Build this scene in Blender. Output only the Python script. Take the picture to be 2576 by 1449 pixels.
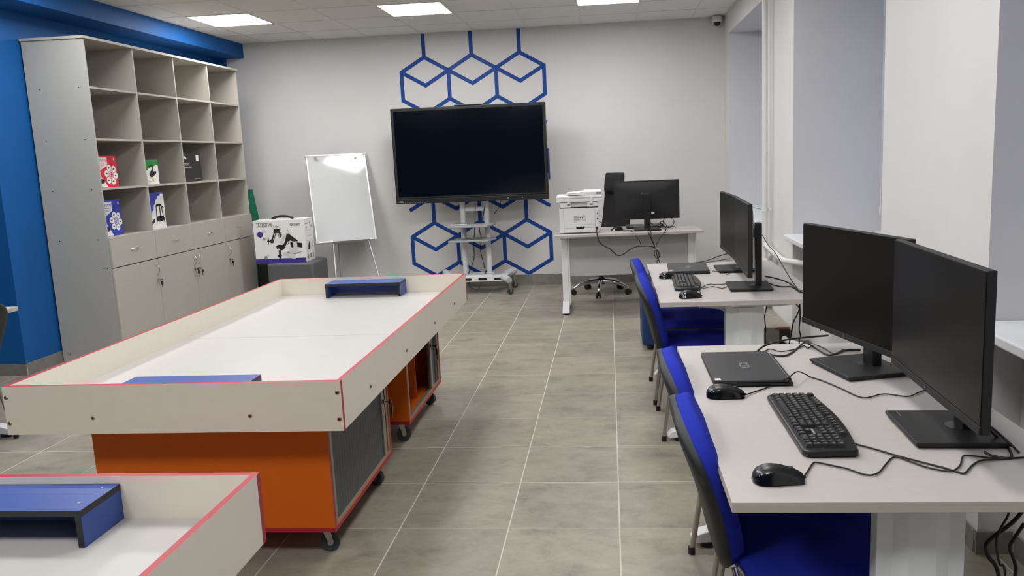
import bpy, math, random
from mathutils import Vector, Matrix
random.seed(7)
PI = math.pi
scene = bpy.context.scene
for o in list(bpy.data.objects): bpy.data.objects.remove(o)
COL = scene.collection

# ------------------------------------------------------------ camera
def look_matrix(pitch, roll, yaw, loc):
    fwd = Vector((math.sin(yaw)*math.cos(pitch), math.cos(yaw)*math.cos(pitch), -math.sin(pitch)))
    r = Vector((math.cos(yaw), -math.sin(yaw), 0)); u = r.cross(fwd)
    r2 = math.cos(roll)*r + math.sin(roll)*u
    u2 = -math.sin(roll)*r + math.cos(roll)*u
    M = Matrix((( r2.x, u2.x, -fwd.x, loc[0]), (r2.y, u2.y, -fwd.y, loc[1]), (r2.z, u2.z, -fwd.z, loc[2]), (0, 0, 0, 1)))
    return M
cd = bpy.data.cameras.new('camera'); cam = bpy.data.objects.new('camera', cd); COL.objects.link(cam)
cd.sensor_fit = 'HORIZONTAL'; cd.sensor_width = 36.0
cd.lens = 1990.5/2576*36.0
cd.shift_x = -75.67/2576; cd.shift_y = -33.73/2576
cd.clip_start = 0.02
cam.matrix_world = look_matrix(0.1508, -0.0427, -0.0891, (0, 0, 1.4985))
scene.camera = cam

# ------------------------------------------------------------ world, exposure
LAMP = 26.8            # strength of the ceiling panels
w = bpy.data.worlds.new('world'); scene.world = w; w.use_nodes = True
bg = w.node_tree.nodes['Background']; bg.inputs[0].default_value = (0.36, 0.62, 1.0, 1); bg.inputs[1].default_value = 10.0
vs = scene.view_settings
vs.view_transform = 'Standard'; vs.look = 'None'; vs.gamma = 1.0; vs.use_curve_mapping = False
vs.exposure = 0.0

# ------------------------------------------------------------ materials
def lin(c):
    return tuple((x/255/12.92 if x/255 <= 0.04045 else ((x/255+0.055)/1.055)**2.4) for x in c)
MATS = {}
def mat(name, rgb, rough=0.5, metal=0.0, spec=0.5, var=0.06, scale=30.0, bump=0.0, bscale=400.0, coat=0.0, emit=None, trans=0.0):
    if name in MATS: return MATS[name]
    m = bpy.data.materials.new(name); m.use_nodes = True
    nt = m.node_tree; b = nt.nodes['Principled BSDF']
    c = lin(rgb)
    tc = nt.nodes.new('ShaderNodeTexCoord')
    n = nt.nodes.new('ShaderNodeTexNoise'); n.inputs['Scale'].default_value = scale; n.inputs['Detail'].default_value = 3
    nt.links.new(tc.outputs['Object'], n.inputs['Vector'])
    r = nt.nodes.new('ShaderNodeValToRGB')
    r.color_ramp.elements[0].position = 0.3; r.color_ramp.elements[1].position = 0.7
    r.color_ramp.elements[0].color = tuple(x*(1-var) for x in c)+(1,)
    r.color_ramp.elements[1].color = tuple(min(1, x*(1+var)) for x in c)+(1,)
    nt.links.new(n.outputs['Fac'], r.inputs['Fac']); nt.links.new(r.outputs['Color'], b.inputs['Base Color'])
    b.inputs['Roughness'].default_value = rough; b.inputs['Metallic'].default_value = metal
    b.inputs['Specular IOR Level'].default_value = spec; b.inputs['Coat Weight'].default_value = coat
    if bump:
        n2 = nt.nodes.new('ShaderNodeTexNoise'); n2.inputs['Scale'].default_value = bscale; n2.inputs['Detail'].default_value = 2
        nt.links.new(tc.outputs['Object'], n2.inputs['Vector'])
        bp = nt.nodes.new('ShaderNodeBump'); bp.inputs['Strength'].default_value = bump; bp.inputs['Distance'].default_value = 0.002
        nt.links.new(n2.outputs['Fac'], bp.inputs['Height']); nt.links.new(bp.outputs['Normal'], b.inputs['Normal'])
    if emit:
        b.inputs['Emission Color'].default_value = lin(emit[0])+(1,); b.inputs['Emission Strength'].default_value = emit[1]
    if trans: b.inputs['Transmission Weight'].default_value = trans
    MATS[name] = m
    return m

WALL = mat('white wall paint', (216, 213, 210), 0.75, var=0.015, scale=3, bump=0.15, bscale=60, spec=0.25)
BLUEWALL = mat('blue wall paint', (15, 85, 150), 0.6, var=0.04, scale=4, bump=0.15, bscale=60, spec=0.3)
MURAL = mat('mural blue paint', (14, 66, 144), 0.5, var=0.05, scale=8, spec=0.3)
CEIL = mat('ceiling panel', (228, 226, 221), 0.9, var=0.03, scale=120, bump=0.3, bscale=300, spec=0.1)
RAIL = mat('ceiling rail', (216, 215, 212), 0.5, var=0.02)
GROUT = mat('tile grout', (196, 191, 180), 0.9, var=0.08, scale=60, spec=0.1)
CABGREY = mat('grey laminate', (174, 169, 159), 0.5, var=0.015, scale=25, spec=0.35)
CABSIDE = mat('silver grey laminate', (167, 166, 159), 0.45, var=0.015, scale=25, spec=0.4)
DESK = mat('light grey desk laminate', (182, 176, 171), 0.42, var=0.02, scale=40, spec=0.35)
DESKEDGE = mat('desk edge band', (186, 178, 168), 0.5, var=0.02)
DESKMETAL = mat('grey powder coated metal', (226, 229, 226), 0.4, var=0.01, spec=0.5)
MODESTY = mat('modesty panel laminate', (178, 176, 174), 0.55, var=0.02, scale=25)
WHITE = mat('white plastic', (226, 225, 221), 0.4, var=0.01)
SILLW = mat('white pvc', (228, 229, 230), 0.35, var=0.01)
TRAY = mat('white laminate', (226, 218, 203), 0.4, var=0.012, scale=20, spec=0.35)
FIELD = mat('white laminate toned for light', (180, 177, 172), 0.4, var=0.012, scale=20, spec=0.35)  # rim's white laminate, greyed in colour to offset strong light from above
RED = mat('red edge band', (162, 25, 45), 0.4, var=0.03)
ORANGE = mat('orange laminate', (206, 97, 10), 0.5, var=0.02, scale=15, spec=0.3)
TAMBOUR = mat('dark grey tambour', (74, 77, 77), 0.45, var=0.02)
ALU = mat('aluminium track', (168, 160, 146), 0.4, metal=0.7, var=0.03)
BRIDGE = mat('blue laminate', (44, 71, 140), 0.4, var=0.03, spec=0.4)
BLACKEDGE = mat('black edge band', (26, 29, 33), 0.45, var=0.05)
BLACK = mat('black plastic', (19, 19, 20), 0.38, var=0.05, spec=0.5)
BLACKMATTE = mat('matte black plastic', (20, 20, 20), 0.55, var=0.05, bump=0.1, bscale=900)
SHELLBLK = mat('chair shell plastic', (27, 31, 31), 0.55, var=0.04, bump=0.2, bscale=600)
SCREEN = mat('matte screen', (9, 9, 8), 0.30, var=0.02, spec=0.16)
TVGLASS = mat('glossy screen glass', (5, 9, 16), 0.12, var=0.02, spec=0.32)
LAPTOP = mat('dark grey laptop metal', (52, 51, 53), 0.42, metal=0.25, var=0.03)
KEY = mat('keycap plastic', (30, 29, 29), 0.45, var=0.04)
GLOSSBLK = mat('gloss black plastic', (12, 12, 13), 0.12, var=0.02, spec=0.6)
CABLE = mat('black cable rubber', (20, 18, 17), 0.5, var=0.05)
FABRIC = mat('royal blue fabric', (40, 52, 164), 0.9, var=0.07, scale=900, bump=0.4, bscale=900, spec=0.1)
CHROME = mat('chrome', (205, 205, 205), 0.12, metal=1.0, var=0.02)
STEEL = mat('satin steel', (172, 168, 160), 0.28, metal=0.9, var=0.03)
SCREW = mat('screw steel', (170, 165, 150), 0.25, metal=1.0, var=0.03)
RUBBER = mat('dark rubber', (50, 60, 60), 0.7, var=0.05)
POUFGREY = mat('dark grey leatherette', (88, 89, 91), 0.55, var=0.04, bump=0.3, bscale=250)
POUFBLK = mat('black leatherette', (18, 18, 19), 0.5, var=0.04, bump=0.3, bscale=250)
POUFBLUE = mat('navy leatherette', (16, 46, 94), 0.55, var=0.05, bump=0.3, bscale=250)
GREEN = mat('green felt', (8, 108, 74), 0.8, var=0.06, scale=80)
STANDW = mat('white painted steel', (218, 219, 220), 0.35, var=0.01, spec=0.5)
STANDG = mat('light grey plastic', (186, 188, 190), 0.4, var=0.02)
SHELFG = mat('grey shelf steel', (150, 153, 153), 0.4, var=0.02)
BOARD = mat('whiteboard enamel', (198, 199, 199), 0.08, var=0.005, spec=0.5)
ALUFRAME = mat('aluminium frame', (206, 207, 208), 0.35, metal=0.6, var=0.02)
MESHBLK = mat('black mesh fabric', (22, 22, 23), 0.8, var=0.2, scale=700, bump=0.5, bscale=700)
PAPERW = mat('white carton', (232, 231, 228), 0.4, var=0.01)
INK = mat('black ink', (24, 22, 22), 0.5, var=0.05)
INKGREY = mat('grey ink', (140, 139, 138), 0.5, var=0.05)
INKLITE = mat('pale grey ink', (206, 206, 206), 0.5, var=0.03)
PURPLE = mat('violet ink', (58, 44, 140), 0.45, var=0.03)
CARTRED = mat('red carton', (206, 36, 58), 0.4, var=0.03)
CARTBLUE = mat('blue carton', (48, 58, 158), 0.4, var=0.03)
CARTGREEN = mat('green carton', (26, 132, 52), 0.4, var=0.03)
CARTBLACK = mat('black carton', (34, 32, 31), 0.5, var=0.04)
YELLOW = mat('yellow ink', (214, 200, 50), 0.5, var=0.03)
PIPE = mat('white painted pipe', (222, 221, 214), 0.35, var=0.02)
RUST = mat('rough brick', (120, 62, 55), 0.9, var=0.2, scale=60)
LIGHTON = mat('lit diffuser', (255, 250, 242), 0.6, var=0.0, emit=((253, 253, 254), LAMP))

def tile_material(name, base, dark, light, rough):
    m = bpy.data.materials.new(name); m.use_nodes = True
    nt = m.node_tree; b = nt.nodes['Principled BSDF']
    geo = nt.nodes.new('ShaderNodeNewGeometry')
    oi = nt.nodes.new('ShaderNodeObjectInfo')
    mul = nt.nodes.new('ShaderNodeVectorMath'); mul.operation = 'SCALE'; mul.inputs['Scale'].default_value = 37.0
    cmb = nt.nodes.new('ShaderNodeCombineXYZ')
    for k in ('X', 'Y', 'Z'): nt.links.new(oi.outputs['Random'], cmb.inputs[k])
    nt.links.new(cmb.outputs[0], mul.inputs[0])
    add = nt.nodes.new('ShaderNodeVectorMath'); add.operation = 'ADD'
    nt.links.new(geo.outputs['Position'], add.inputs[0]); nt.links.new(mul.outputs[0], add.inputs[1])
    st = nt.nodes.new('ShaderNodeVectorMath'); st.operation = 'MULTIPLY'; st.inputs[1].default_value = (0.85, 1.15, 1.0)
    nt.links.new(add.outputs[0], st.inputs[0])
    n1 = nt.nodes.new('ShaderNodeTexNoise'); n1.inputs['Scale'].default_value = 6.5; n1.inputs['Detail'].default_value = 10; n1.inputs['Roughness'].default_value = 0.72; n1.inputs['Distortion'].default_value = 0.25
    nt.links.new(st.outputs[0], n1.inputs['Vector'])
    r1 = nt.nodes.new('ShaderNodeValToRGB'); e = r1.color_ramp.elements
    e[0].position = 0.25; e[0].color = lin(dark)+(1,); e[1].position = 0.72; e[1].color = lin(light)+(1,)
    k = r1.color_ramp.elements.new(0.47); k.color = lin(base)+(1,)
    nt.links.new(n1.outputs['Fac'], r1.inputs['Fac'])
    hs = nt.nodes.new('ShaderNodeHueSaturation')
    mr = nt.nodes.new('ShaderNodeMapRange'); mr.inputs['To Min'].default_value = 0.93; mr.inputs['To Max'].default_value = 1.07
    nt.links.new(oi.outputs['Random'], mr.inputs['Value']); nt.links.new(mr.outputs[0], hs.inputs['Value'])
    nt.links.new(r1.outputs['Color'], hs.inputs['Color']); nt.links.new(hs.outputs['Color'], b.inputs['Base Color'])
    b.inputs['Roughness'].default_value = rough; b.inputs['Specular IOR Level'].default_value = 0.4
    n3 = nt.nodes.new('ShaderNodeTexNoise'); n3.inputs['Scale'].default_value = 45; n3.inputs['Detail'].default_value = 6
    nt.links.new(geo.outputs['Position'], n3.inputs['Vector'])
    bp = nt.nodes.new('ShaderNodeBump'); bp.inputs['Strength'].default_value = 0.12; bp.inputs['Distance'].default_value = 0.002
    nt.links.new(n3.outputs['Fac'], bp.inputs['Height']); nt.links.new(bp.outputs['Normal'], b.inputs['Normal'])
    return m
TILE = tile_material('stoneware tile', (138, 132, 118), (104, 99, 89), (156, 150, 136), 0.42)
SKIRT = tile_material('stoneware skirting tile', (124, 121, 114), (104, 101, 95), (140, 136, 128), 0.5)

def blind_material():
    m = bpy.data.materials.new('roller blind fabric'); m.use_nodes = True
    nt = m.node_tree; out = nt.nodes['Material Output']; b = nt.nodes['Principled BSDF']
    b.inputs['Base Color'].default_value = lin((196, 200, 206))+(1,); b.inputs['Roughness'].default_value = 0.9
    t = nt.nodes.new('ShaderNodeBsdfTranslucent'); t.inputs['Color'].default_value = lin((170, 180, 200))+(1,)
    mx = nt.nodes.new('ShaderNodeMixShader'); mx.inputs[0].default_value = 0.35
    nt.links.new(b.outputs[0], mx.inputs[1]); nt.links.new(t.outputs[0], mx.inputs[2]); nt.links.new(mx.outputs[0], out.inputs['Surface'])
    return m
BLIND = blind_material()
GLASS = mat('window glass', (240, 245, 248), 0.02, var=0.0, trans=1.0)

# ------------------------------------------------------------ mesh helpers
class MB:
    def __init__(s): s.v = []; s.f = []; s.m = []
    def add(s, vs, fs, mi=0):
        o = len(s.v); s.v += [tuple(p) for p in vs]; s.f += [tuple(i+o for i in f) for f in fs]
        s.m += [mi]*len(fs) if isinstance(mi, int) else list(mi)
        return s
    def box(s, x0, x1, y0, y1, z0, z1, mi=0, edge=None):
        vs = [(x0,y0,z0),(x1,y0,z0),(x1,y1,z0),(x0,y1,z0),(x0,y0,z1),(x1,y0,z1),(x1,y1,z1),(x0,y1,z1)]
        fs = [(0,3,2,1),(4,5,6,7),(0,1,5,4),(1,2,6,5),(2,3,7,6),(3,0,4,7)]
        ax = [2,2,1,0,1,0]
        if edge is None: return s.add(vs, fs, mi)
        d = (x1-x0, y1-y0, z1-z0); thin = d.index(min(d))
        return s.add(vs, fs, [mi if a == thin else edge for a in ax])
    def obox(s, c, ax, half, mi=0):   # oriented box
        c = Vector(c); X, Y, Z = [Vector(a).normalized()*h for a, h in zip(ax, half)]
        vs = [c+X*a+Y*b+Z*d for d in (-1,1) for b in (-1,1) for a in (-1,1)]
        fs = [(0,2,3,1),(4,5,7,6),(0,1,5,4),(1,3,7,5),(3,2,6,7),(2,0,4,6)]
        return s.add(vs, fs, mi)
    def beam(s, p0, p1, w, h, up=(0,0,1), mi=0):
        p0 = Vector(p0); p1 = Vector(p1); d = (p1-p0); L = d.length; d.normalize()
        r = d.cross(Vector(up)).normalized(); u = r.cross(d)
        return s.obox((p0+p1)/2, (d, r, u), (L/2, w/2, h/2), mi)
    def frame(s, d):
        d = d.normalized(); a = Vector((0,0,1)) if abs(d.z) < 0.9 else Vector((1,0,0))
        r = d.cross(a).normalized(); return r, r.cross(d)
    def cyl(s, p0, p1, r0, r1=None, seg=16, mi=0, cap=True):
        if r1 is None: r1 = r0
        p0 = Vector(p0); p1 = Vector(p1); r, u = s.frame(p1-p0)
        vs = []
        for p, q in ((p0, r0), (p1, r1)):
            for k in range(seg):
                a = 2*PI*k/seg; vs.append(p+(r*math.cos(a)+u*math.sin(a))*q)
        fs = [(k, (k+1)%seg, seg+(k+1)%seg, seg+k) for k in range(seg)]
        if cap: fs += [tuple(range(seg-1,-1,-1)), tuple(range(seg, 2*seg))]
        return s.add(vs, fs, mi)
    def tube(s, pts, rad, seg=8, mi=0, flat=None):
        pts = [Vector(p) for p in pts]; n = len(pts); vs = []; fs = []
        prev = None
        for i, p in enumerate(pts):
            d = (pts[min(i+1, n-1)]-pts[max(i-1, 0)])
            if d.length < 1e-9: d = Vector((0,0,1))
            d.normalize()
            if prev is None: r, u = s.frame(d)
            else:
                r = prev - d*prev.dot(d)
                if r.length < 1e-6: r, _ = s.frame(d)
                r.normalize(); u = r.cross(d)
            prev = r
            q = rad[i] if isinstance(rad, (list, tuple)) else rad
            for k in range(seg):
                a = 2*PI*k/seg
                vs.append(p+r*math.cos(a)*q+u*math.sin(a)*q*(flat or 1))
        for i in range(n-1):
            for k in range(seg):
                fs.append((i*seg+k, i*seg+(k+1)%seg, (i+1)*seg+(k+1)%seg, (i+1)*seg+k))
        fs += [tuple(range(seg-1,-1,-1)), tuple(range((n-1)*seg, n*seg))]
        return s.add(vs, fs, mi)
    def prism(s, pts, o, u, v, n, depth, mi=0):   # polygon in plane o+u*a+v*b extruded by depth along n
        o, u, v, n = Vector(o), Vector(u), Vector(v), Vector(n)
        if u.cross(v).dot(n) < 0: pts = pts[::-1]
        k = len(pts); a = [o+u*x+v*y for x, y in pts]; b = [p+n*depth for p in a]
        fs = [tuple(range(k-1,-1,-1)), tuple(range(k, 2*k))]+[(i, (i+1)%k, k+(i+1)%k, k+i) for i in range(k)]
        return s.add(a+b, fs, mi)
    def lathe(s, prof, c=(0,0,0), seg=24, mi=0):
        c = Vector(c); n = len(prof); vs = []; fs = []
        for r, z in prof:
            for k in range(seg):
                a = 2*PI*k/seg; vs.append(c+Vector((r*math.cos(a), r*math.sin(a), z)))
        for i in range(n-1):
            for k in range(seg): fs.append((i*seg+k, i*seg+(k+1)%seg, (i+1)*seg+(k+1)%seg, (i+1)*seg+k))
        if prof[0][0] > 1e-6: fs.append(tuple(range(seg-1,-1,-1)))
        if prof[-1][0] > 1e-6: fs.append(tuple(range((n-1)*seg, n*seg)))
        return s.add(vs, fs, mi)
    def sheet(s, P, nu, nv, mi=0):   # P(i,j) grid closed front/back: list of rows
        vs = [P(i, j) for j in range(nv) for i in range(nu)]
        fs = [(j*nu+i, j*nu+i+1, (j+1)*nu+i+1, (j+1)*nu+i) for j in range(nv-1) for i in range(nu-1)]
        return s.add(vs, fs, mi)
    def pad(s, mid, nrm, thick, nu=13, nv=15, mi=0):
        # closed cushion: mid(u,v), nrm(u,v) unit, thick(u,v) -> (front, back)
        us = [-1+2*i/(nu-1) for i in range(nu)]; vv = [-1+2*j/(nv-1) for j in range(nv)]
        F = []; B = []
        for v in vv:
            for u in us:
                p = Vector(mid(u, v)); n = Vector(nrm(u, v)).normalized(); a, b = thick(u, v)
                F.append(p+n*a); B.append(p-n*b)
        N = nu*nv; fs = []
        for j in range(nv-1):
            for i in range(nu-1):
                a = j*nu+i
                fs.append((a, a+1, a+1+nu, a+nu)); fs.append((N+a, N+a+nu, N+a+1+nu, N+a+1))
        ring = list(range(nu))+[j*nu+nu-1 for j in range(1, nv)]+[(nv-1)*nu+i for i in range(nu-2,-1,-1)]+[j*nu for j in range(nv-2, 0, -1)]
        for k in range(len(ring)):
            a, b = ring[k], ring[(k+1)%len(ring)]
            fs.append((b, a, N+a, N+b))
        return s.add(F+B, fs, mi)
    def build(s, name, mats, parent=None, smooth=0, bevel=0.0, loc=None, rotz=None, seg=2):
        me = bpy.data.meshes.new(name); me.from_pydata(s.v, [], s.f)
        if not isinstance(mats, (list, tuple)): mats = [mats]
        for m in mats: me.materials.append(m)
        if len(mats) > 1: me.polygons.foreach_set('material_index', s.m)
        me.validate(); me.update()
        if smooth:
            me.polygons.foreach_set('use_smooth', [True]*len(me.polygons))
            me.set_sharp_from_angle(angle=math.radians(smooth))
        o = bpy.data.objects.new(name, me); COL.objects.link(o)
        if parent: o.parent = parent
        if loc is not None: o.location = loc
        if rotz is not None: o.rotation_euler = (0, 0, rotz)
        if bevel:
            b = o.modifiers.new('bevel', 'BEVEL'); b.width = bevel; b.segments = seg; b.limit_method = 'ANGLE'; b.angle_limit = math.radians(40)
        return o

def spline(pts, n=6):
    P = [Vector(p) for p in pts]; P = [P[0]*2-P[1]]+P+[P[-1]*2-P[-2]]; out = []
    for i in range(1, len(P)-2):
        for k in range(n):
            t = k/n; a, b, c, d = P[i-1], P[i], P[i+1], P[i+2]
            out.append(0.5*((2*b)+(c-a)*t+(2*a-5*b+4*c-d)*t*t+(3*b-a-3*c+d)*t**3))
    out.append(P[-2]); return out

def tag(o, label, cat, group=None):
    o['label'] = label; o['category'] = cat
    if group: o['group'] = group
    return o
def thing(name, label, cat, loc=(0,0,0), rotz=0.0, group=None):
    o = bpy.data.objects.new(name, None); COL.objects.link(o); o.empty_display_size = 0.05
    o.location = loc; o.rotation_euler = (0, 0, rotz)
    return tag(o, label, cat, group)
def struct(o): o['kind'] = 'structure'; return o
def dup(root, loc, rotz, label, group=None):
    r = root.copy(); COL.objects.link(r); r.location = loc; r.rotation_euler = (0, 0, rotz); r['label'] = label
    if group: r['group'] = group
    for ch in [c for c in bpy.data.objects if c.parent == root]:
        c = ch.copy(); COL.objects.link(c); c.parent = r
        for g in [x for x in bpy.data.objects if x.parent == ch]:
            d = g.copy(); COL.objects.link(d); d.parent = c
    return r
def text_part(name, txt, size, m, parent, origin, u, v, n, depth=0.0006, shear=0.0, width=None, bold=0.0):
    """flat lettering: origin = lower left corner, u along the line, v up, n out of the surface"""
    cu = bpy.data.curves.new(name, 'FONT'); cu.body = txt; cu.size = size; cu.shear = shear; cu.offset = bold
    t = bpy.data.objects.new(name, cu); COL.objects.link(t)
    dg = bpy.context.evaluated_depsgraph_get(); dg.update()
    me = bpy.data.meshes.new_from_object(t.evaluated_get(dg)); me.name = name
    bpy.data.objects.remove(t); bpy.data.curves.remove(cu)
    o, u, v, n = Vector(origin), Vector(u), Vector(v), Vector(n)
    xs = [p.co.x for p in me.vertices] or [0, 1]; k = 1.0
    if width: k = width/max(1e-6, max(xs)-min(xs))
    for p in me.vertices: p.co = o+u*(p.co.x*k)+v*p.co.y+n*depth
    me.materials.clear(); me.materials.append(m); me.update()
    ob = bpy.data.objects.new(name, me); COL.objects.link(ob); ob.parent = parent
    return ob
def hexpts(cx, cy, r, rot=PI/6): return [(cx+r*math.cos(rot+k*PI/3), cy+r*math.sin(rot+k*PI/3)) for k in range(6)]

# ============================================================ THE ROOM
YW = 9.05; H = 2.899; XR = 1.29; XL = -4.46; YN = -3.2; XA = -6.6; YP = 5.5
# floor: grout bed plus single tiles
fl = MB(); fl.box(XA-0.1, 2.05, YN-0.1, YW+0.1, -0.06, -0.0008)
floor = struct(fl.build('floor', GROUT))
TW = 0.4506; TX0 = -0.9003; TY0 = 3.005
tm = MB(); h_ = TW/2-0.0027; tm.box(-h_, h_, -h_, h_, -0.008, 0.0)
tile0 = tm.build('tile', TILE, floor); me_tile = tile0.data
rest = MB(); first = True
for i in range(-13, 6):
    for j in range(-14, 14):
        x0, y0 = TX0+i*TW, TY0+j*TW; x1, y1 = x0+TW, y0+TW
        if x1 < XA or x0 > 1.42 or y1 < YN or y0 > YW: continue
        cut = x1 > 1.42 or y1 > YW or x0 < XA or y0 < YN
        near = x0 > -4.9 and y0 > 1.0
        g = 0.0027
        if near and not cut:
            t = tile0 if first else tile0.copy()
            if not first: COL.objects.link(t); t.parent = floor
            first = False
            t.location = ((x0+x1)/2, (y0+y1)/2, random.uniform(-0.0004, 0.0))
        elif near:
            cx0, cx1, cy0, cy1 = max(x0, XA)+g, min(x1, 1.42)-g, max(y0, YN)+g, min(y1, YW)-g
            if cx1-cx0 < 0.02 or cy1-cy0 < 0.02: continue
            b = MB(); b.box(cx0, cx1, cy0, cy1, -0.008, 0.0); b.build('tile', TILE, floor)
        else:
            rest.box(max(x0, XA)+g, min(x1, 1.42)-g, max(y0, YN)+g, min(y1, YW)-g, -0.008, 0.0)
ro = rest.build('tile', TILE, floor); ro['kind'] = 'stuff'

# ceiling slab, rails, single panels, lights
ce = MB(); ce.box(XA-0.1, 2.05, YN-0.1, YW+0.1, H+0.03, H+0.1)
ceiling = struct(ce.build('ceiling', WALL))
XB = -4.14                                  # room side of the blue beam
gx = [XB]+[-2.06+0.6*k for k in range(-3, 6)]+[XR]
gy = [YW]+[8.49-0.6*k for k in range(0, 20)]+[YN]
lights = [(c, r) for c in (-3.86, -2.06, -0.26)[0:0] for r in ()]
lamp_x = {-3.86, -2.06, -0.26}
lamp_rows = (2, 6, 10, 14)              # rows counted from the far wall
pm = {}
for i in range(len(gx)-1):
    for j in range(len(gy)-1):
        x0, x1, y1, y0 = gx[i], gx[i+1], gy[j], gy[j+1]
        lit = any(abs(x0-a) < 0.01 for a in lamp_x) and j in lamp_rows
        if lit: continue
        key = (round(x1-x0, 3), round(y1-y0, 3))
        if key not in pm:
            b = MB(); dx, dy = (x1-x0)/2-0.004, (y1-y0)/2-0.004
            b.box(-dx, dx, -dy, dy, -0.005, 0.01)
            pm[key] = b.build('ceiling_panel', CEIL, ceiling); p = pm[key]
        else:
            p = pm[key].copy(); COL.objects.link(p); p.parent = ceiling
        p.location = ((x0+x1)/2, (y0+y1)/2, H+random.uniform(-0.0006, 0.0015))
for x in gx[1:-1]:
    b = MB(); b.box(x-0.012, x+0.012, YN, YW, H-0.008, H+0.02); b.build('ceiling_rail', RAIL, ceiling)
for y in gy[1:-1]:
    b = MB(); b.box(XB, XR, y-0.0115, y+0.0115, H-0.0075, H+0.018); b.build('ceiling_rail', RAIL, ceiling)
for (xx, yy) in ((XB+0.01, None), (XR-0.01, None), (None, YW-0.01)):
    b = MB()
    if xx is not None: b.box(xx-0.01, xx+0.01, YN, YW, H-0.009, H+0.02)
    else: b.box(XB, XR, yy-0.01, yy+0.01, H-0.0092, H+0.02)
    b.build('ceiling_rail', RAIL, ceiling)
lnames = {(0, 2): 'square lit ceiling panel above the shelving unit, leftmost of the visible three',
          (1, 2): 'square lit ceiling panel in front of the hexagon mural, middle of the visible three',
          (2, 2): 'square lit ceiling panel near the teacher desk, rightmost of the visible three'}
def ceiling_light(cx, cy, label):
    t = thing('ceiling_light', label, 'light', (cx, cy, H-0.02), 0, 'square ceiling lights')
    b = MB(); e = 0.296
    for (x0, x1, y0, y1) in ((-e, e, -e, -e+0.01), (-e, e, e-0.01, e), (-e, -e+0.01, -e+0.01, e-0.01), (e-0.01, e, -e+0.01, e-0.01)):
        b.box(x0, x1, y0, y1, 0.008, 0.03)
    b.build('frame', WHITE, t)
    d = MB(); d.box(-e+0.01, e-0.01, -e+0.01, e-0.01, 0.012, 0.02); d.build('diffuser', LIGHTON, t)
for ci, x0 in enumerate((-3.86, -2.06, -0.26)):
    for r in lamp_rows:
        cy = (gy[r]+gy[r+1])/2
        ceiling_light(x0+0.3, cy, lnames.get((ci, r), 'square lit ceiling panel outside the picture, nearer the viewer'))

# walls
b = MB(); b.box(XL-0.1, 2.05, YW, YW+0.12, -0.05, H+0.05); wall_back = struct(b.build('wall_back', WALL))
b = MB(); b.box(XA, XL, YP, YW, 0, H+0.03)
b.box(XL, -4.35, YW-0.06, YW, 0, H+0.03)                 # painted corner chase
b.box(XL, XB, YN, YW, 2.735, H+0.03)                     # beam under the ceiling
b.box(XA, XL, YN, YP, 2.735, H+0.03)
wall_left = struct(b.build('wall_left', BLUEWALL))
b = MB(); b.box(XA-0.1, XA, YN, YP, 0, H); struct(b.build('wall_alcove', BLUEWALL))
b = MB(); b.box(XA-0.1, 2.05, YN-0.1, YN, 0, H+0.03); struct(b.build('wall_near', BLUEWALL))
XO = 1.96
recess = [(6.83, 8.70), (3.90, 5.74), (0.97, 2.81)]
b = MB()
edges = [YN]+[v for r in sorted(recess) for v in r]+[YW]
for k in range(0, len(edges), 2): b.box(XR, 2.05, edges[k], edges[k+1], 0, H+0.03)
for y0, y1 in recess:
    b.box(XR, 2.05, y0, y1, 2.67, H+0.03)                # lintel
    b.box(1.42, 2.05, y0, y1, 0, 0.826)                  # niche wall under the sill
wall_right = struct(b.build('wall_right', WALL))

# skirting tiles
def skirting(name, p0, p1, n, hgt=0.125):
    """row of tiles along p0->p1, n = outward normal"""
    p0 = Vector((p0[0], p0[1], 0)); p1 = Vector((p1[0], p1[1], 0)); d = (p1-p0); L = d.length; d.normalize(); n = Vector((n[0], n[1], 0))
    base = MB(); base.obox((p0+p1)/2+n*0.002+Vector((0, 0, hgt/2-0.002)), (d, n, (0, 0, 1)), (L/2, 0.002, hgt/2-0.002))
    root = struct(base.build(name, GROUT))
    k = max(1, round(L/TW)); s = L/k
    for i in range(k):
        q = MB(); q.obox(p0+d*(s*(i+0.5))+n*0.0075+Vector((0, 0, hgt/2)), (d, n, (0, 0, 1)), (s/2-0.0018, 0.0045, hgt/2))
        q.build('tile', SKIRT, root)
    return root
skirting('baseboard_back', (-2.7025, YW), (XR, YW), (0, -1))
skirting('baseboard_corner', (-4.35, YW), (-2.71, YW), (0, -1))
skirting('baseboard_left', (XL, YP), (XL, 8.98), (1, 0), 0.09)
skirting('baseboard_alcove', (XA+0.1, YP), (XL+0.011, YP), (0, -1), 0.09)
for (y0, y1) in ((8.70, 9.03), (5.74, 6.83), (2.81, 3.90)):
    skirting('baseboard_pier', (XR, y0), (XR, y1), (-1, 0), 0.085)
for (y0, y1) in recess:
    skirting('baseboard_niche', (1.42, y0), (1.42, y1-0.02), (-1, 0), 0.085)
    skirting('baseboard_reveal', (XR-0.01, y1), (1.41, y1), (0, -1), 0.085)

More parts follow.
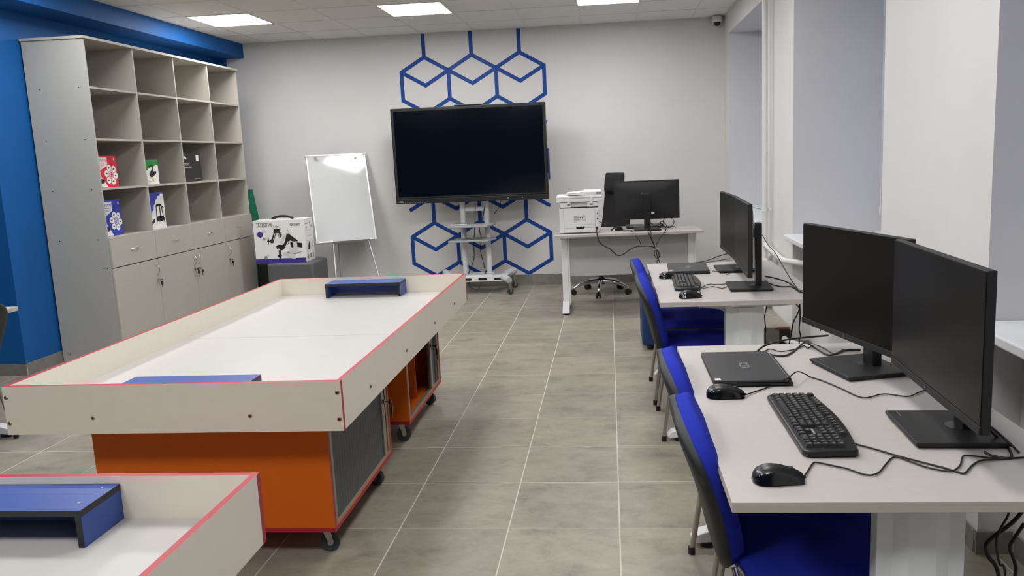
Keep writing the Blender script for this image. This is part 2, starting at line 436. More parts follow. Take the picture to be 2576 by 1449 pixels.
# hexagon mural painted on the far wall
MS = 0.312; MDX = MS*math.sqrt(3); MZ = 0.451; MX = -2.040; LWD = 0.043
segs = set()
def seg(a, b2):
    k = tuple(sorted(((round(a[0], 3), round(a[1], 3)), (round(b2[0], 3), round(b2[1], 3))))); segs.add(k)
def cell(cx, cz, outline=True, left=True, right=True):
    P = [(cx, cz+MS), (cx+MDX/2, cz+MS/2), (cx+MDX/2, cz-MS/2), (cx, cz-MS), (cx-MDX/2, cz-MS/2), (cx-MDX/2, cz+MS/2)]
    if outline:
        for k in range(6): seg(P[k], P[(k+1)%6])
    if left: seg(P[5], (cx, cz))
    if right: seg(P[1], (cx, cz))
for r in range(5):
    cz = MZ+MS*1.5*r
    if r % 2 == 0:
        for c in range(3): cell(MX+MDX*c, cz)
    else:
        for c in range(2): cell(MX+MDX*(c+0.5), cz)
        cell(MX-MDX*0.5, cz, False, False, True); cell(MX+MDX*2.5, cz, False, True, False)
topz = MZ+MS*6
for c in range(3): seg((MX+MDX*c, topz+MS), (MX+MDX*c, H-0.012))
mu = MB()
for (a, b2) in segs:
    ax, az = a; bx_, bz_ = b2; d = Vector((bx_-ax, 0, bz_-az)); L = d.length; d.normalize(); n = Vector((-d.z, 0, d.x))*LWD/2
    e = d*0.0115
    dep = 0.0016 if abs(d.x) < 0.01 else (0.0012 if d.x*d.z > 0 else 0.0008)     # paint strokes overlap a little
    A = Vector((ax, YW-dep, az))-e; B = Vector((bx_, YW-dep, bz_))+e
    q = [A+n, A-n, B-n, B+n]; lo = [p+Vector((0, dep-0.0001, 0)) for p in q]
    mu.add(q+lo, [(0, 1, 2, 3), (4, 7, 6, 5), (0, 4, 5, 1), (1, 5, 6, 2), (2, 6, 7, 3), (3, 7, 4, 0)])
mo = mu.build('hexagon_mural', MURAL, wall_back); mo['label'] = 'dark blue painted honeycomb of cube-like hexagons on the white wall'

# windows: sill, frame, glass, blind
wn = ['far', 'middle', 'near']
for k, (y0, y1) in enumerate(recess):
    wroot = bpy.data.objects.new('window_%d' % (k+1), None); COL.objects.link(wroot); struct(wroot)
    b = MB(); b.box(1.222, XO, y0+0.002, y1-0.001, 0.8265, 0.862); b.build('window_sill', SILLW, wroot, bevel=0.006)
    b = MB(); z0, z1 = 0.862, 2.67
    for (a, c, d, e) in ((y0, y0+0.07, z0, z1), (y1-0.07, y1, z0, z1), (y0+0.07, y1-0.07, z0, z0+0.07), (y0+0.07, y1-0.07, z1-0.07, z1), ((y0+y1)/2-0.05, (y0+y1)/2+0.05, z0+0.07, z1-0.07), (y0+0.07, y1-0.07, 2.14, 2.20)):
        b.box(XO-0.03, XO+0.04, a, c, d, e)
    b.build('window_frame', SILLW, wroot)
    for (a, c) in ((y0+0.07, (y0+y1)/2-0.05), ((y0+y1)/2+0.05, y1-0.07)):
        for (d, e) in ((z0+0.07, 2.14), (2.20, z1-0.07)):
            g = MB(); g.box(XO+0.004, XO+0.010, a, c, d, e); g.build('pane', GLASS, wroot)
    t = thing('roller_blind', ('closed pale roller blind deep in the %s window recess' % wn[k]), 'blind', (XO-0.05, (y0+y1)/2, 0.88), 0, 'roller blinds in the window recesses')
    hw = (y1-y0)/2-0.035
    f = MB(); f.box(-0.001, 0.001, -hw, hw, 0.004, 1.74); f.build('blind_fabric', BLIND, t)
    f = MB(); f.cyl((0, -hw, 1.755), (0, hw, 1.755), 0.02, seg=14); f.build('roller', SILLW, t, smooth=40)
    f = MB(); f.cyl((-0.0, hw, 1.755), (0, hw+0.012, 1.755), 0.03, seg=16); f.build('roller_cap', SILLW, t, smooth=40)
    f = MB(); f.cyl((-0.0, -hw-0.012, 1.755), (0, -hw, 1.755), 0.03, seg=16); f.build('roller_cap', SILLW, t, smooth=40)
    # control chain with weight at the far end
    f = MB(); f.tube([(-0.035, hw-0.005, 1.26-0.62), (-0.034, hw-0.003, 1.755)], 0.0022, 6); f.tube([(-0.036, hw-0.03, 0.62), (-0.034, hw-0.026, 1.755)], 0.0022, 6); f.build('control_chain', SILLW, t)
    f = MB(); f.lathe([(0, 0), (0.008, 0.01), (0.009, 0.05), (0.004, 0.075), (0, 0.08)], (-0.036, hw-0.018, 0.10), 10)
    f.tube([(-0.036, hw-0.018, 0.17), (-0.036, hw-0.018, 0.64)], 0.002, 6); f.build('chain_weight', SILLW, t, smooth=40)

# heating pipes on the window wall
t = thing('heating_pipe', 'vertical white heating riser pipe between the far and middle windows', 'pipe', (1.235, 6.47, 0))
b = MB(); b.cyl((0, 0, 0.1805), (0, 0, H-0.012), 0.0215, seg=16); b.build('riser', PIPE, t, smooth=40)
b = MB(); b.cyl((0, 0, 0.968), (0, 0, 1.0), 0.027, seg=16); b.cyl((0, 0, 0.985), (0.05, 0.0, 0.985), 0.005, seg=8); b.build('pipe_clamp', PIPE, t, smooth=40)
b = MB(); b.tube([(-0.02, 0.02, 0.985), (-0.06, 0.4, 0.987)], 0.003, 6); b.build('clamp_rod', STEEL, t)
t = thing('heating_pipe', 'thick white pipe bending along the wall below the middle window sill', 'pipe', (1.235, 6.40, 0.68))
b = MB(); b.tube(spline([(0.0, 0.04, 0.03), (0, 0, 0.02), (0, -0.35, 0.0), (0.0, -0.62, -0.01), (0.07, -0.74, -0.012), (0.13, -0.86, -0.015), (0.14, -1.1, -0.02), (0.14, -2.3, -0.02)], 6), 0.022, 12); b.build('pipe_run', PIPE, t, smooth=50)
b = MB(); b.tube([(0, 0.04, -0.10), (0, -0.1, -0.10), (0, -0.18, -0.02)], 0.020, 12); b.build('pipe_branch', PIPE, t, smooth=50)
# tiled pipe casing at the pier foot
t = thing('pipe_casing', 'low tiled box at the wall foot with a white pipe coming out', 'casing', (1.14, 6.2, 0))
b = MB(); b.box(-0.15, 0.138, -0.44, 0.42, 0, 0.172); b.build('casing_body', GROUT, t)
for (y0, y1) in ((-0.44, -0.01), (0.0, 0.42)):
    b = MB(); b.box(-0.152, 0.138, y0, y1-0.004, 0.172, 0.180); b.build('tile', TILE, t)
b = MB(); b.box(-0.152, 0.06, -0.447, -0.44, 0.0, 0.178); b.build('tile', SKIRT, t)
b = MB(); b.box(0.064, 0.138, -0.445, -0.4402, 0.02, 0.165); b.build('casing_hole', BLACKMATTE, t)
b = MB(); b.box(0.03, 0.138, -0.452, -0.4472, 0.168, 0.180); b.build('hole_edge', RUST, t)
b = MB(); b.tube(spline([(0.10, -0.36, 0.10), (0.10, -0.46, 0.095), (0.13, -0.53, 0.085), (0.20, -0.60, 0.08), (0.24, -0.75, 0.08), (0.24, -1.7, 0.08)], 5), 0.021, 12); b.build('pipe', PIPE, t, smooth=50)
t = thing('wall_socket', 'small white double socket low on the window wall pier', 'socket', (1.277, 6.52, 0.235))
b = MB(); b.box(-0.02, 0.012, -0.07, 0.07, -0.03, 0.03); b.build('socket_box', WHITE, t, bevel=0.004)
for s in (-1, 1):
    b = MB(); b.cyl((-0.0205, s*0.035, 0), (-0.022, s*0.035, 0), 0.02, seg=14); b.build('socket_face', INKLITE, t)

# security camera
t = thing('security_camera', 'small white dome security camera high in the far right corner', 'camera', (1.205, YW-0.045, 2.803))
b = MB(); b.cyl((0, 0.044, 0.045), (0, -0.02, 0.045), 0.052, seg=24); b.build('mount', WHITE, t, smooth=40)
b = MB(); b.lathe([(0.0, 0.085), (0.052, 0.083), (0.056, 0.05), (0.054, 0.03), (0.04, 0.02), (0, 0.02)], (0, -0.045, 0), 24); b.build('housing', WHITE, t, smooth=40)
b = MB(); b.lathe([(0.0, -0.022), (0.018, -0.018), (0.031, -0.004), (0.036, 0.014), (0.037, 0.022), (0, 0.022)], (0, -0.045, 0), 24); b.build('dome', GLOSSBLK, t, smooth=60)

# ============================================================ SHELVING UNIT
def arc_handle(b, p0, p1, out, r=0.004, lift=0.028):
    p0 = Vector(p0); p1 = Vector(p1); out = Vector(out); pts = []
    for k in range(11):
        s = k/10; pts.append(p0.lerp(p1, s)+out*(lift*math.sin(PI*s)**0.7))
    b.tube(pts, [r*1.3 if k in (0, 10) else r for k in range(11)], 8)
SU = thing('shelving_unit', 'tall grey shelving unit with open cubbies, drawers and locked doors by the blue wall', 'shelving unit', (-4.44, 5.885, 0))
SW, SD, SHh, TH = 2.51, 0.50, 2.515, 0.016
bays = [k*(SW-TH)/4 for k in range(5)]          # y of the panels
b = MB(); b.box(0, SD, 0, TH, 0, SHh); b.build('side_panel', CABSIDE, SU, bevel=0.0008)
b = MB(); b.box(0, SD, SW-TH, SW, 0, SHh); b.build('side_panel', CABGREY, SU, bevel=0.0008)
b = MB(); b.box(-0.003, SD+0.014, -0.012, SW+0.012, SHh, SHh+0.020); b.build('top_panel', CABGREY, SU, bevel=0.001)
b = MB(); b.box(0.0, 0.004, TH, SW-TH, 0.06, SHh); b.build('back_panel', CABGREY, SU)
for k in (1, 2, 3):
    b = MB(); b.box(0.004, SD-0.001, bays[k], bays[k]+TH, 0.99, SHh); b.build('divider', CABGREY, SU)
    b = MB(); b.box(0.004, SD-0.02, bays[k], bays[k]+TH, 0.06, 0.99-TH); b.build('divider', CABGREY, SU)
for z in (2.152, 1.757, 1.373):
    for k in range(4):
        b = MB(); b.box(0.004, SD-0.002, bays[k]+TH, bays[k+1], z-TH/2, z+TH/2); b.build('shelf', CABGREY, SU)
b = MB(); b.box(0.004, SD+0.001, TH, SW-TH, 0.99-TH, 0.99); b.build('shelf', CABGREY, SU)
b = MB(); b.box(0.004, SD-0.02, TH, SW-TH, 0.06-TH, 0.06); b.build('bottom_panel', CABGREY, SU)
b = MB(); b.box(SD-0.06, SD-0.045, TH, SW-TH, 0, 0.06-TH); b.build('plinth', CABGREY, SU)
def key_lock(parent, y, z, x):
    q = MB(); q.cyl((x, y, z), (x+0.006, y, z), 0.011, seg=14); o = q.build('lock', STEEL, parent, smooth=40)
    q = MB(); q.cyl((x+0.006, y, z), (x+0.030, y, z), 0.0022, seg=8); q.box(x+0.024, x+0.036, y-0.012, y+0.012, z-0.004, z+0.004)
    q.tube([(x+0.03, y, z-0.003), (x+0.031, y+0.012, z-0.02)], 0.0015, 6)
    q.box(x+0.026, x+0.034, y+0.001, y+0.024, z-0.044, z-0.016); q.box(x+0.028, x+0.031, y+0.009, y+0.015, z-0.07, z-0.044)
    q.build('key', BLACK, parent)
for k in range(4):
    y0, y1 = (bays[k]+0.002 if k else 0.004), (bays[k+1]+TH-0.002 if k == 3 else bays[k+1]+0.0)
    x0, x1 = SD+0.002, SD+0.018
    b = MB(); b.box(x0, x1, y0, y1-0.001, 0.752, 0.992); d = b.build('drawer', CABGREY, SU, bevel=0.0008)
    c = (y0+y1)/2
    b = MB(); arc_handle(b, (x1, c-0.052, 0.874), (x1, c+0.052, 0.874), (1, 0, 0)); b.build('handle', CHROME, d, smooth=60)
    b = MB(); b.box(x0, x1, y0, y1-0.001, 0.055, 0.745); d = b.build('door', CABGREY, SU, bevel=0.0008)
    hy = y1-0.035 if k in (0, 1) else y0+0.035
    b = MB(); arc_handle(b, (x1, hy, 0.70), (x1, hy, 0.604), (1, 0, 0)); b.build('handle', CHROME, d, smooth=60)
    key_lock(d, hy, 0.565, x1)
for (x, z) in ((0.10, 2.152), (0.42, 2.152), (0.10, 1.757), (0.42, 1.757), (0.10, 1.373), (0.42, 1.373), (0.10, 0.98), (0.42, 0.98), (0.442, 0.752), (0.47, 0.752), (0.06, 0.06)):
    b = MB(); b.cyl((x, 0.0, z), (x, -0.0012, z), 0.0052, seg=10); b.build('screw_head', INK, SU)

# ============================================================ CARTONS ON THE SHELVES
def carton(name, label, w, d, h, loc, rotz, body, group=None):
    t = thing(name, label, 'box', loc, rotz, group)
    b = MB(); b.box(-w/2, w/2, -d/2, d/2, 0, h); b.build('carton', body, t, bevel=0.0015)
    return t
U, V_, N_ = (1, 0, 0), (0, 0, 1), (0, -1, 0)
def plate(parent, name, pts, m, w, d, depth=0.0005, off=0.0):
    b = MB(); b.prism(pts, (-w/2, -d/2-off, 0), U, V_, N_, depth); return b.build(name, m, parent)
def rover(parent, w, d, pts_list, m=INK, off=0.0006):
    b = MB()
    for pts in pts_list: b.prism(pts, (-w/2, -d/2-off, 0), U, V_, N_, 0.0004)
    return b.build('printed_robot', m, parent)
def hex_cluster(parent, w, d, cx, cy, r, ink, off=0.0006):
    a = MB(); c = MB(); i2 = MB()
    spots = [(0, 0)]+[(math.cos(k*PI/3+PI/6+0.35)*r*1.92, math.sin(k*PI/3+PI/6+0.35)*r*1.92) for k in range(6)]
    for k, (x, y) in enumerate(spots):
        a.prism(hexpts(cx+x, cy+y, r, 0.35), (-w/2, -d/2-off, 0), U, V_, N_, 0.0004)
        c.prism(hexpts(cx+x, cy+y, r*0.82, 0.35), (-w/2, -d/2-off-0.0004, 0), U, V_, N_, 0.0003) if k == 0 else None
        if k:
            s = r*0.42; g = random.uniform(-0.4, 0.4)
            i2 = MB(); i2.prism([(cx+x+s*math.cos(g+q), cy+y+s*(0.5+0.4*math.cos(3*q))*math.sin(g+q)) for q in [2*PI*e/8 for e in range(8)]], (-w/2, -d/2-off-0.0004, 0), U, V_, N_, 0.0003)
            i2.build('printed_part', INK, parent)
    a.build('printed_hexagons', PAPERW, parent)
    c.build('printed_emblem', ink, parent)
    q = MB()
    for (x, y) in ((-0.3, 0.25), (0.3, 0.25), (-0.3, -0.28), (0.3, -0.28)):
        q.prism([(cx+x*r+math.cos(e*PI/4)*r*0.18, cy+y*r+math.sin(e*PI/4)*r*0.22) for e in range(8)], (-w/2, -d/2-off-0.0008, 0), U, V_, N_, 0.0003)
    q.build('printed_emblem', PAPERW, parent)
def kit_box(label, col, y0, y1, z, hgt, xf):
    w, d = y1-y0, 0.11
    t = carton('robot_kit_box', label, w, d, hgt, (xf-d/2, (y0+y1)/2, z), PI/2, col, 'robot kit boxes on the shelves')
    plate(t, 'printed_title_panel', [(0, hgt*0.78), (w*0.60, hgt*0.78), (w*0.60, hgt*0.95), (0, hgt*0.95)], PAPERW, w, d)
    text_part('lettering', 'ТЕХНОЛАБ', 0.030, col, t, (-w/2+0.012, -d/2-0.0006, hgt*0.82), U, V_, N_, width=w*0.55, bold=0.0004)
    plate(t, 'printed_subtitle_panel', [(0, hgt*0.56), (w*0.30, hgt*0.56), (w*0.60, hgt*0.70), (w*0.60, hgt*0.765), (0, hgt*0.765)], PAPERW, w, d)
    text_part('lettering', 'БАЗОВЫЙ', 0.022, col, t, (-w/2+0.015, -d/2-0.0006, hgt*0.68), U, V_, N_, width=w*0.40)
    text_part('lettering', 'УРОВЕНЬ', 0.020, col, t, (-w/2+0.015, -d/2-0.0006, hgt*0.595), U, V_, N_, width=w*0.30)
    plate(t, 'printed_picture_panel', [(0, 0.004), (w*0.55, 0.004), (w*0.18, hgt*0.50), (0, hgt*0.50)], PAPERW, w, d)
    rover(t, w, d, [[(0.01, hgt*0.16), (w*0.12, hgt*0.12), (w*0.40, hgt*0.14), (w*0.42, hgt*0.24), (w*0.26, hgt*0.30), (w*0.20, hgt*0.44), (w*0.10, hgt*0.46), (0.01, hgt*0.33)]])
    hex_cluster(t, w, d, w*0.72, hgt*0.40, w*0.098, col)
    b = MB()
    for k in range(3): b.prism([(w*0.90+0.010*math.cos(a*PI/4)*(1-k*0.2), hgt*0.89+0.012*math.sin(a*PI/4)*(1-k*0.25)) for a in range(8)], (-w/2, -d/2-0.0003-0.0002*k, 0), U, V_, N_, 0.0003, k % 2)
    b.build('printed_globe', [PAPERW, col], t)
    return t
kit_box('red robot kit box with white hexagon pictures in the third cubby row', CARTRED, 5.935, 6.24, 1.3815, 0.252, -4.02)
kit_box('blue robot kit box with white hexagon pictures in the bottom left cubby', CARTBLUE, 5.935, 6.225, 0.9905, 0.292, -4.02)
# green and white box
w_, d_, h2 = 0.245, 0.12, 0.212
t = carton('robot_kit_box', 'small green and white box with a wheeled robot picture in the third cubby row', w_, d_, h2, (-4.0-d_/2, 6.683, 1.3815), PI/2, PAPERW, 'robot kit boxes on the shelves')
jag = [(0, 0.115), (0.05, 0.10), (0.06, 0.125), (0.085, 0.12), (0.095, 0.14), (0.125, 0.135), (0.13, 0.152), (0.165, 0.15), (0.17, 0.165), (0.20, 0.158), (0.215, 0.172), (w_, 0.165)]
plate(t, 'printed_green_field', jag+[(w_, h2-0.001), (0, h2-0.001)], CARTGREEN, w_, d_)
b = MB(); b.box(-w_/2, w_/2, -d_/2, d_/2, h2, h2+0.0006); b.build('printed_green_top', CARTGREEN, t)
rover(t, w_, d_, [[(0.10, 0.075), (0.125, 0.06), (0.15, 0.065), (0.20, 0.09), (0.215, 0.105), (0.20, 0.115), (0.165, 0.112), (0.16, 0.135), (0.17, 0.168), (0.155, 0.17), (0.14, 0.130), (0.13, 0.12), (0.10, 0.10)], [(0.085, 0.15), (0.16, 0.162), (0.16, 0.172), (0.09, 0.160)]])
b = MB(); b.prism([(0.148+0.013*math.cos(a*PI/6), 0.040+0.020*math.sin(a*PI/6)) for a in range(12)], (-w_/2, -d_/2-0.0012, 0), U, V_, N_, 0.0004); b.build('printed_wheel', YELLOW, t)
b = MB()
for k in range(3): b.box(-w_/2+0.02, -w_/2+0.09+0.03*k, -d_/2-0.0005, -d_/2, 0.014+0.012*k, 0.017+0.012*k)
b.build('printed_lines', INKGREY, t)
# black box
w_, d_, h2 = 0.37, 0.13, 0.268
t = carton('equipment_box', 'plain black box with small white lettering and a white sticker', w_, d_, h2, (-4.0-d_/2, 7.378, 1.3815), PI/2, CARTBLACK)
plate(t, 'sticker', [(w_-0.085, h2-0.075), (w_-0.035, h2-0.075), (w_-0.035, h2-0.018), (w_-0.085, h2-0.018)], PAPERW, w_, d_)
text_part('lettering', 'STUDIO', 0.028, PAPERW, t, (-w_/2+0.03, -d_/2-0.0004, h2*0.58), U, V_, N_, width=0.12)
text_part('lettering', 'DESIGNED', 0.022, PAPERW, t, (-w_/2+0.03, -d_/2-0.0004, h2*0.48), U, V_, N_, width=0.155)
plate(t, 'printed_line', [(w_-0.15, 0.022), (w_-0.02, 0.022), (w_-0.02, 0.027), (w_-0.15, 0.027)], INKGREY, w_, d_)
plate(t, 'printed_mark', [(0.04, h2*0.75), (0.075, h2*0.83), (0.11, h2*0.78), (0.105, h2*0.86), (0.075, h2*0.90), (0.04, h2*0.84)], PAPERW, w_, d_)
# blue and white box with delta robot
w_, d_, h2 = 0.28, 0.14, 0.318
t = carton('robot_kit_box', 'blue and white box with a three-legged robot picture in the bottom cubby row', w_, d_, h2, (-4.0-d_/2, 6.698, 0.9905), PI/2, PAPERW, 'robot kit boxes on the shelves')
plate(t, 'printed_blue_field', [(0, h2-0.001), (0, 0.06), (0.03, 0.075), (0.04, 0.11), (0.07, 0.12), (0.08, 0.155), (0.105, 0.165), (0.115, 0.21), (0.14, 0.215), (0.15, 0.255), (0.175, 0.26), (0.18, 0.285), (0.22, 0.288), (0.23, 0.305), (w_, 0.30), (w_, h2-0.001)], CARTBLUE, w_, d_)
b = MB(); b.box(-w_/2, w_/2, -d_/2, d_/2, h2, h2+0.0006); b.build('printed_blue_top', CARTBLUE, t)
oval = lambda cx, cy, a, c2: [(cx+a*math.cos(k*PI/8), cy+c2*math.sin(k*PI/8)) for k in range(16)]
rover(t, w_, d_, [oval(0.195, 0.085, 0.065, 0.028), oval(0.185, 0.205, 0.042, 0.013),
   [(0.132, 0.045), (0.142, 0.045), (0.155, 0.205), (0.142, 0.205)], [(0.252, 0.045), (0.262, 0.045), (0.232, 0.205), (0.218, 0.205)], [(0.196, 0.06), (0.212, 0.06), (0.206, 0.205), (0.193, 0.205)], [(0.225, 0.205), (0.265, 0.178), (0.262, 0.17), (0.215, 0.195)],
   [(0.05, 0.06), (0.10, 0.09), (0.115, 0.07), (0.06, 0.035)]])
b = MB()
for k in range(2): b.box(-w_/2+0.02, -w_/2+0.10-0.03*k, -d_/2-0.0005, -d_/2, 0.016+0.014*k, 0.019+0.014*k)
b.build('printed_lines', INKGREY, t)

# ============================================================ POUFS, ROBOT ARM BOX, GREEN TUBE
def pouf(label, m, loc, w, d, h, rotz=0.0):
    t = thing('pouf', label, 'pouf', loc, rotz)
    b = MB(); b.box(-w/2, w/2, -d/2, d/2, 0.035, h); b.build('body', m, t, bevel=0.026, seg=4, smooth=50)
    for sx in (-1, 1):
        for sy in (-1, 1):
            b = MB(); b.cyl((sx*(w/2-0.06), sy*(d/2-0.06), 0), (sx*(w/2-0.06), sy*(d/2-0.06), 0.036), 0.022, 0.028, seg=12); b.build('foot', BLACK, t, smooth=40)
    return t
pouf('dark grey leatherette pouf carrying the white robot arm box', POUFGREY, (-3.372, 8.212, 0), 0.505, 0.44, 0.480)
pouf('black pouf half hidden behind the shelving unit and the dark grey pouf', POUFBLK, (-3.785, 8.55, 0), 0.29, 0.27, 0.435)
pouf('navy blue pouf standing behind the far blue chairs', POUFBLUE, (0.44, 6.08, 0), 0.45, 0.45, 0.41)
t = thing('floor_tube', 'dark green tapered hollow tube standing in the corner behind the box', 'tube', (-4.063, 8.855, 0))
b = MB(); n = 32; rings = [(0.140, 0.0, -0.02), (0.070, 1.235, -0.110), (0.066, 1.235, -0.110), (0.136, 0.004, -0.02)]
vs_ = [(x+r*math.cos(2*PI*k/n), r*math.sin(2*PI*k/n), z) for r, z, x in rings for k in range(n)]
b.add(vs_, [(i*n+k, i*n+(k+1) % n, (i+1)*n+(k+1) % n, (i+1)*n+k) for i in range(3) for k in range(n)]+[tuple(range(n-1, -1, -1)), tuple(range(3*n, 4*n))])
b.build('shell', GREEN, t, smooth=50)

BXW, BXD, BXH = 0.545, 0.27, 0.452
t = thing('robot_arm_box', 'white carton with robot arm picture, violet band and black handle on the pouf', 'box', (-3.474, 8.155, 0.4815), 0.045)
b = MB(); b.box(-BXW/2, BXW/2, -BXD/2, BXD/2, 0, BXH); b.build('carton', PAPERW, t, bevel=0.002)
b = MB(); b.box(-BXW/2-0.0006, BXW/2-0.006, -BXD/2-0.0006, -BXD/2, 0.0, 0.048); b.build('printed_violet_band', PURPLE, t)
b = MB(); b.tube(spline([(-0.115, 0, BXH), (-0.10, 0, BXH+0.012), (-0.05, 0, BXH+0.028), (0.0, 0, BXH+0.033), (0.05, 0, BXH+0.030), (0.10, 0, BXH+0.012), (0.115, 0, BXH)], 4), 0.009, 8, flat=1.4); b.build('handle', BLACK, t, smooth=60)
P0 = lambda px, py: (px*BXW, py*BXH)   # fractions of the face
text_part('lettering', 'ТЕХНОЛАБ', 0.046, INK, t, (-BXW/2+0.036, -BXD/2-0.0006, BXH*0.865), U, V_, N_, width=0.172, bold=0.0007)
b = MB(); b.box(-BXW/2+0.045, -BXW/2+0.20, -BXD/2-0.0005, -BXD/2, BXH*0.845, BXH*0.849); b.build('printed_lines', INKGREY, t)
text_part('lettering', 'DOBOT', 0.034, INK, t, (-BXW/2+0.435, -BXD/2-0.0006, BXH*0.855), U, V_, N_, width=0.066, bold=0.0005)
def art(name, polys, m, off=0.0):
    b = MB()
    for p in polys: b.prism([P0(*q) for q in p], (-BXW/2, -BXD/2-0.0002-off, 0), U, V_, N_, 0.0005)
    return b.build(name, m, t)
def hx(cx, cy, r): return [(p[0]/BXW, p[1]/BXH) for p in hexpts(cx*BXW, cy*BXH, r)]
art('printed_hexagon', [hx(0.125, 0.675, 0.034)], PURPLE); art('printed_hexagon', [hx(0.195, 0.57, 0.017)], INKGREY); art('printed_hexagon', [hx(0.20, 0.135, 0.021)], INKGREY)
art('printed_hexagon', [hx(0.20, 0.745, 0.024)], INKLITE); art('printed_hexagon', [hx(0.245, 0.18, 0.016)], INKLITE)
art('printed_hexagon', [hx(0.752, 0.885, 0.016)], INK); art('printed_hexagon', [hx(0.752, 0.885, 0.010)], PAPERW, 0.0004); art('printed_hexagon', [hx(0.752, 0.885, 0.005)], INK, 0.0008)
# two robot arms drawn with simple shapes
art('printed_robot', [[(0.40, 0.80), (0.46, 0.815), (0.515, 0.79), (0.53, 0.70), (0.535, 0.60), (0.49, 0.59), (0.47, 0.70), (0.44, 0.69), (0.40, 0.56), (0.37, 0.47), (0.32, 0.47), (0.31, 0.53), (0.35, 0.58), (0.39, 0.70)],
   [(0.27, 0.62), (0.285, 0.62), (0.29, 0.54), (0.305, 0.53), (0.305, 0.50), (0.285, 0.49), (0.275, 0.42), (0.262, 0.49), (0.25, 0.51), (0.265, 0.54)],
   [(0.64, 0.66), (0.68, 0.68), (0.735, 0.63), (0.80, 0.56), (0.85, 0.52), (0.85, 0.49), (0.76, 0.49), (0.70, 0.52), (0.66, 0.44), (0.60, 0.36), (0.55, 0.30), (0.50, 0.29), (0.47, 0.34), (0.43, 0.33), (0.42, 0.40), (0.47, 0.43), (0.56, 0.42), (0.60, 0.50)],
   [(0.46, 0.30), (0.50, 0.30), (0.50, 0.21), (0.52, 0.18), (0.49, 0.10), (0.475, 0.08), (0.46, 0.12), (0.43, 0.17), (0.46, 0.20)],
   [(0.83, 0.47), (0.93, 0.45), (0.93, 0.34), (0.83, 0.36)], [(0.70, 0.49), (0.755, 0.49), (0.755, 0.35), (0.70, 0.36)]], INK)
art('printed_robot', [[(0.58, 0.65), (0.63, 0.66), (0.60, 0.55), (0.545, 0.43), (0.50, 0.45), (0.53, 0.55)], [(0.68, 0.35), (0.755, 0.34), (0.755, 0.49), (0.83, 0.48), (0.84, 0.24), (0.80, 0.21), (0.72, 0.21), (0.67, 0.24)], [(0.60, 0.235), (0.78, 0.19), (0.78, 0.075), (0.60, 0.13)], [(0.54, 0.22), (0.60, 0.27), (0.60, 0.15), (0.54, 0.17)]], INKLITE, 0.0005)
art('printed_robot', [[(0.60, 0.235), (0.66, 0.265), (0.68, 0.24), (0.72, 0.21), (0.80, 0.21), (0.84, 0.24), (0.94, 0.255), (0.78, 0.19)]], INKGREY, 0.0008)
art('printed_robot', [[(0.41, 0.69), (0.425, 0.70), (0.385, 0.545), (0.375, 0.56)], [(0.66, 0.50), (0.675, 0.49), (0.61, 0.37), (0.60, 0.385)], [(0.485, 0.70), (0.495, 0.70), (0.505, 0.60), (0.495, 0.60)]], PAPERW, 0.0010)
b = MB(); bo = -BXD/2-0.001
b.tube([(-BXW/2+x*BXW, bo, z*BXH) for x, z in ((0.40, 0.81), (0.42, 0.85), (0.47, 0.87), (0.52, 0.84), (0.545, 0.78), (0.55, 0.62))], 0.0016, 5); b.build('printed_robot', INK, t)
b = MB(); b.tube([(-BXW/2+x*BXW, bo, z*BXH) for x, z in ((0.645, 0.68), (0.675, 0.77), (0.70, 0.68), (0.645, 0.68))], 0.0014, 5); b.build('printed_robot', INK, t)
# side face print
b = MB(); sx = BXW/2+0.0005
for (y0, y1, z0, z1) in ((-0.10, -0.03, 0.395, 0.407), (0.02, 0.05, 0.395, 0.412), (-0.10, 0.07, 0.325, 0.328), (-0.09, 0.06, 0.265, 0.268), (-0.09, 0.07, 0.215, 0.218), (-0.09, -0.06, 0.35, 0.372), (0.06, 0.09, 0.35, 0.378), (-0.10, -0.06, 0.03, 0.075), (-0.02, 0.03, 0.035, 0.078), (0.06, 0.10, 0.03, 0.078)): b.box(BXW/2, sx, y0, y1, z0, z1)
b.build('printed_lines', INKGREY, t)
b = MB(); b.prism([(-0.07, 0.13), (-0.04, 0.12), (-0.01, 0.14), (0.0, 0.19), (-0.02, 0.21), (-0.05, 0.18), (-0.06, 0.15)], (BXW/2, 0, 0), (0, 1, 0), (0, 0, 1), (1, 0, 0), 0.0005); b.build('printed_robot', INK, t)
b = MB(); b.prism([(0.05, 0.14), (0.07, 0.14), (0.07, 0.18), (0.05, 0.18)], (BXW/2, 0, 0), (0, 1, 0), (0, 0, 1), (1, 0, 0), 0.0005); b.build('printed_robot', INK, t)

# ============================================================ FLIPCHART EASEL
EW, EH = 0.655, 1.012
th = math.atan2(0.308, 0.572)
t = thing('flipchart_easel', 'white magnetic flipchart board on a tripod easel with two round magnets', 'easel', (-2.945, 8.595, 0.0), math.radians(28.3))
ph = math.radians(18.5)
up = Vector((0, math.sin(ph), math.cos(ph))); nn = Vector((0, -math.cos(ph), math.sin(ph)))
O = Vector((0, -0.02, 0.633))
def ep(x, s, n=0.0): return O+Vector((x, 0, 0))+up*s+nn*n
b = MB(); b.obox(ep(0, EH/2), ((1, 0, 0), up, nn), (EW/2, EH/2, 0.006)); b.build('writing_board', BOARD, t)
b = MB()
for (x, s, hx_, hs) in ((0, EH-0.006, EW/2+0.003, 0.008), (0, 0.006, EW/2+0.003, 0.008), (-EW/2+0.004, EH/2, 0.008, EH/2), (EW/2-0.004, EH/2, 0.008, EH/2)):
    b.obox(ep(x, s, 0.002), ((1, 0, 0), up, nn), (hx_, hs, 0.009))
b.build('board_frame', ALUFRAME, t, bevel=0.001)
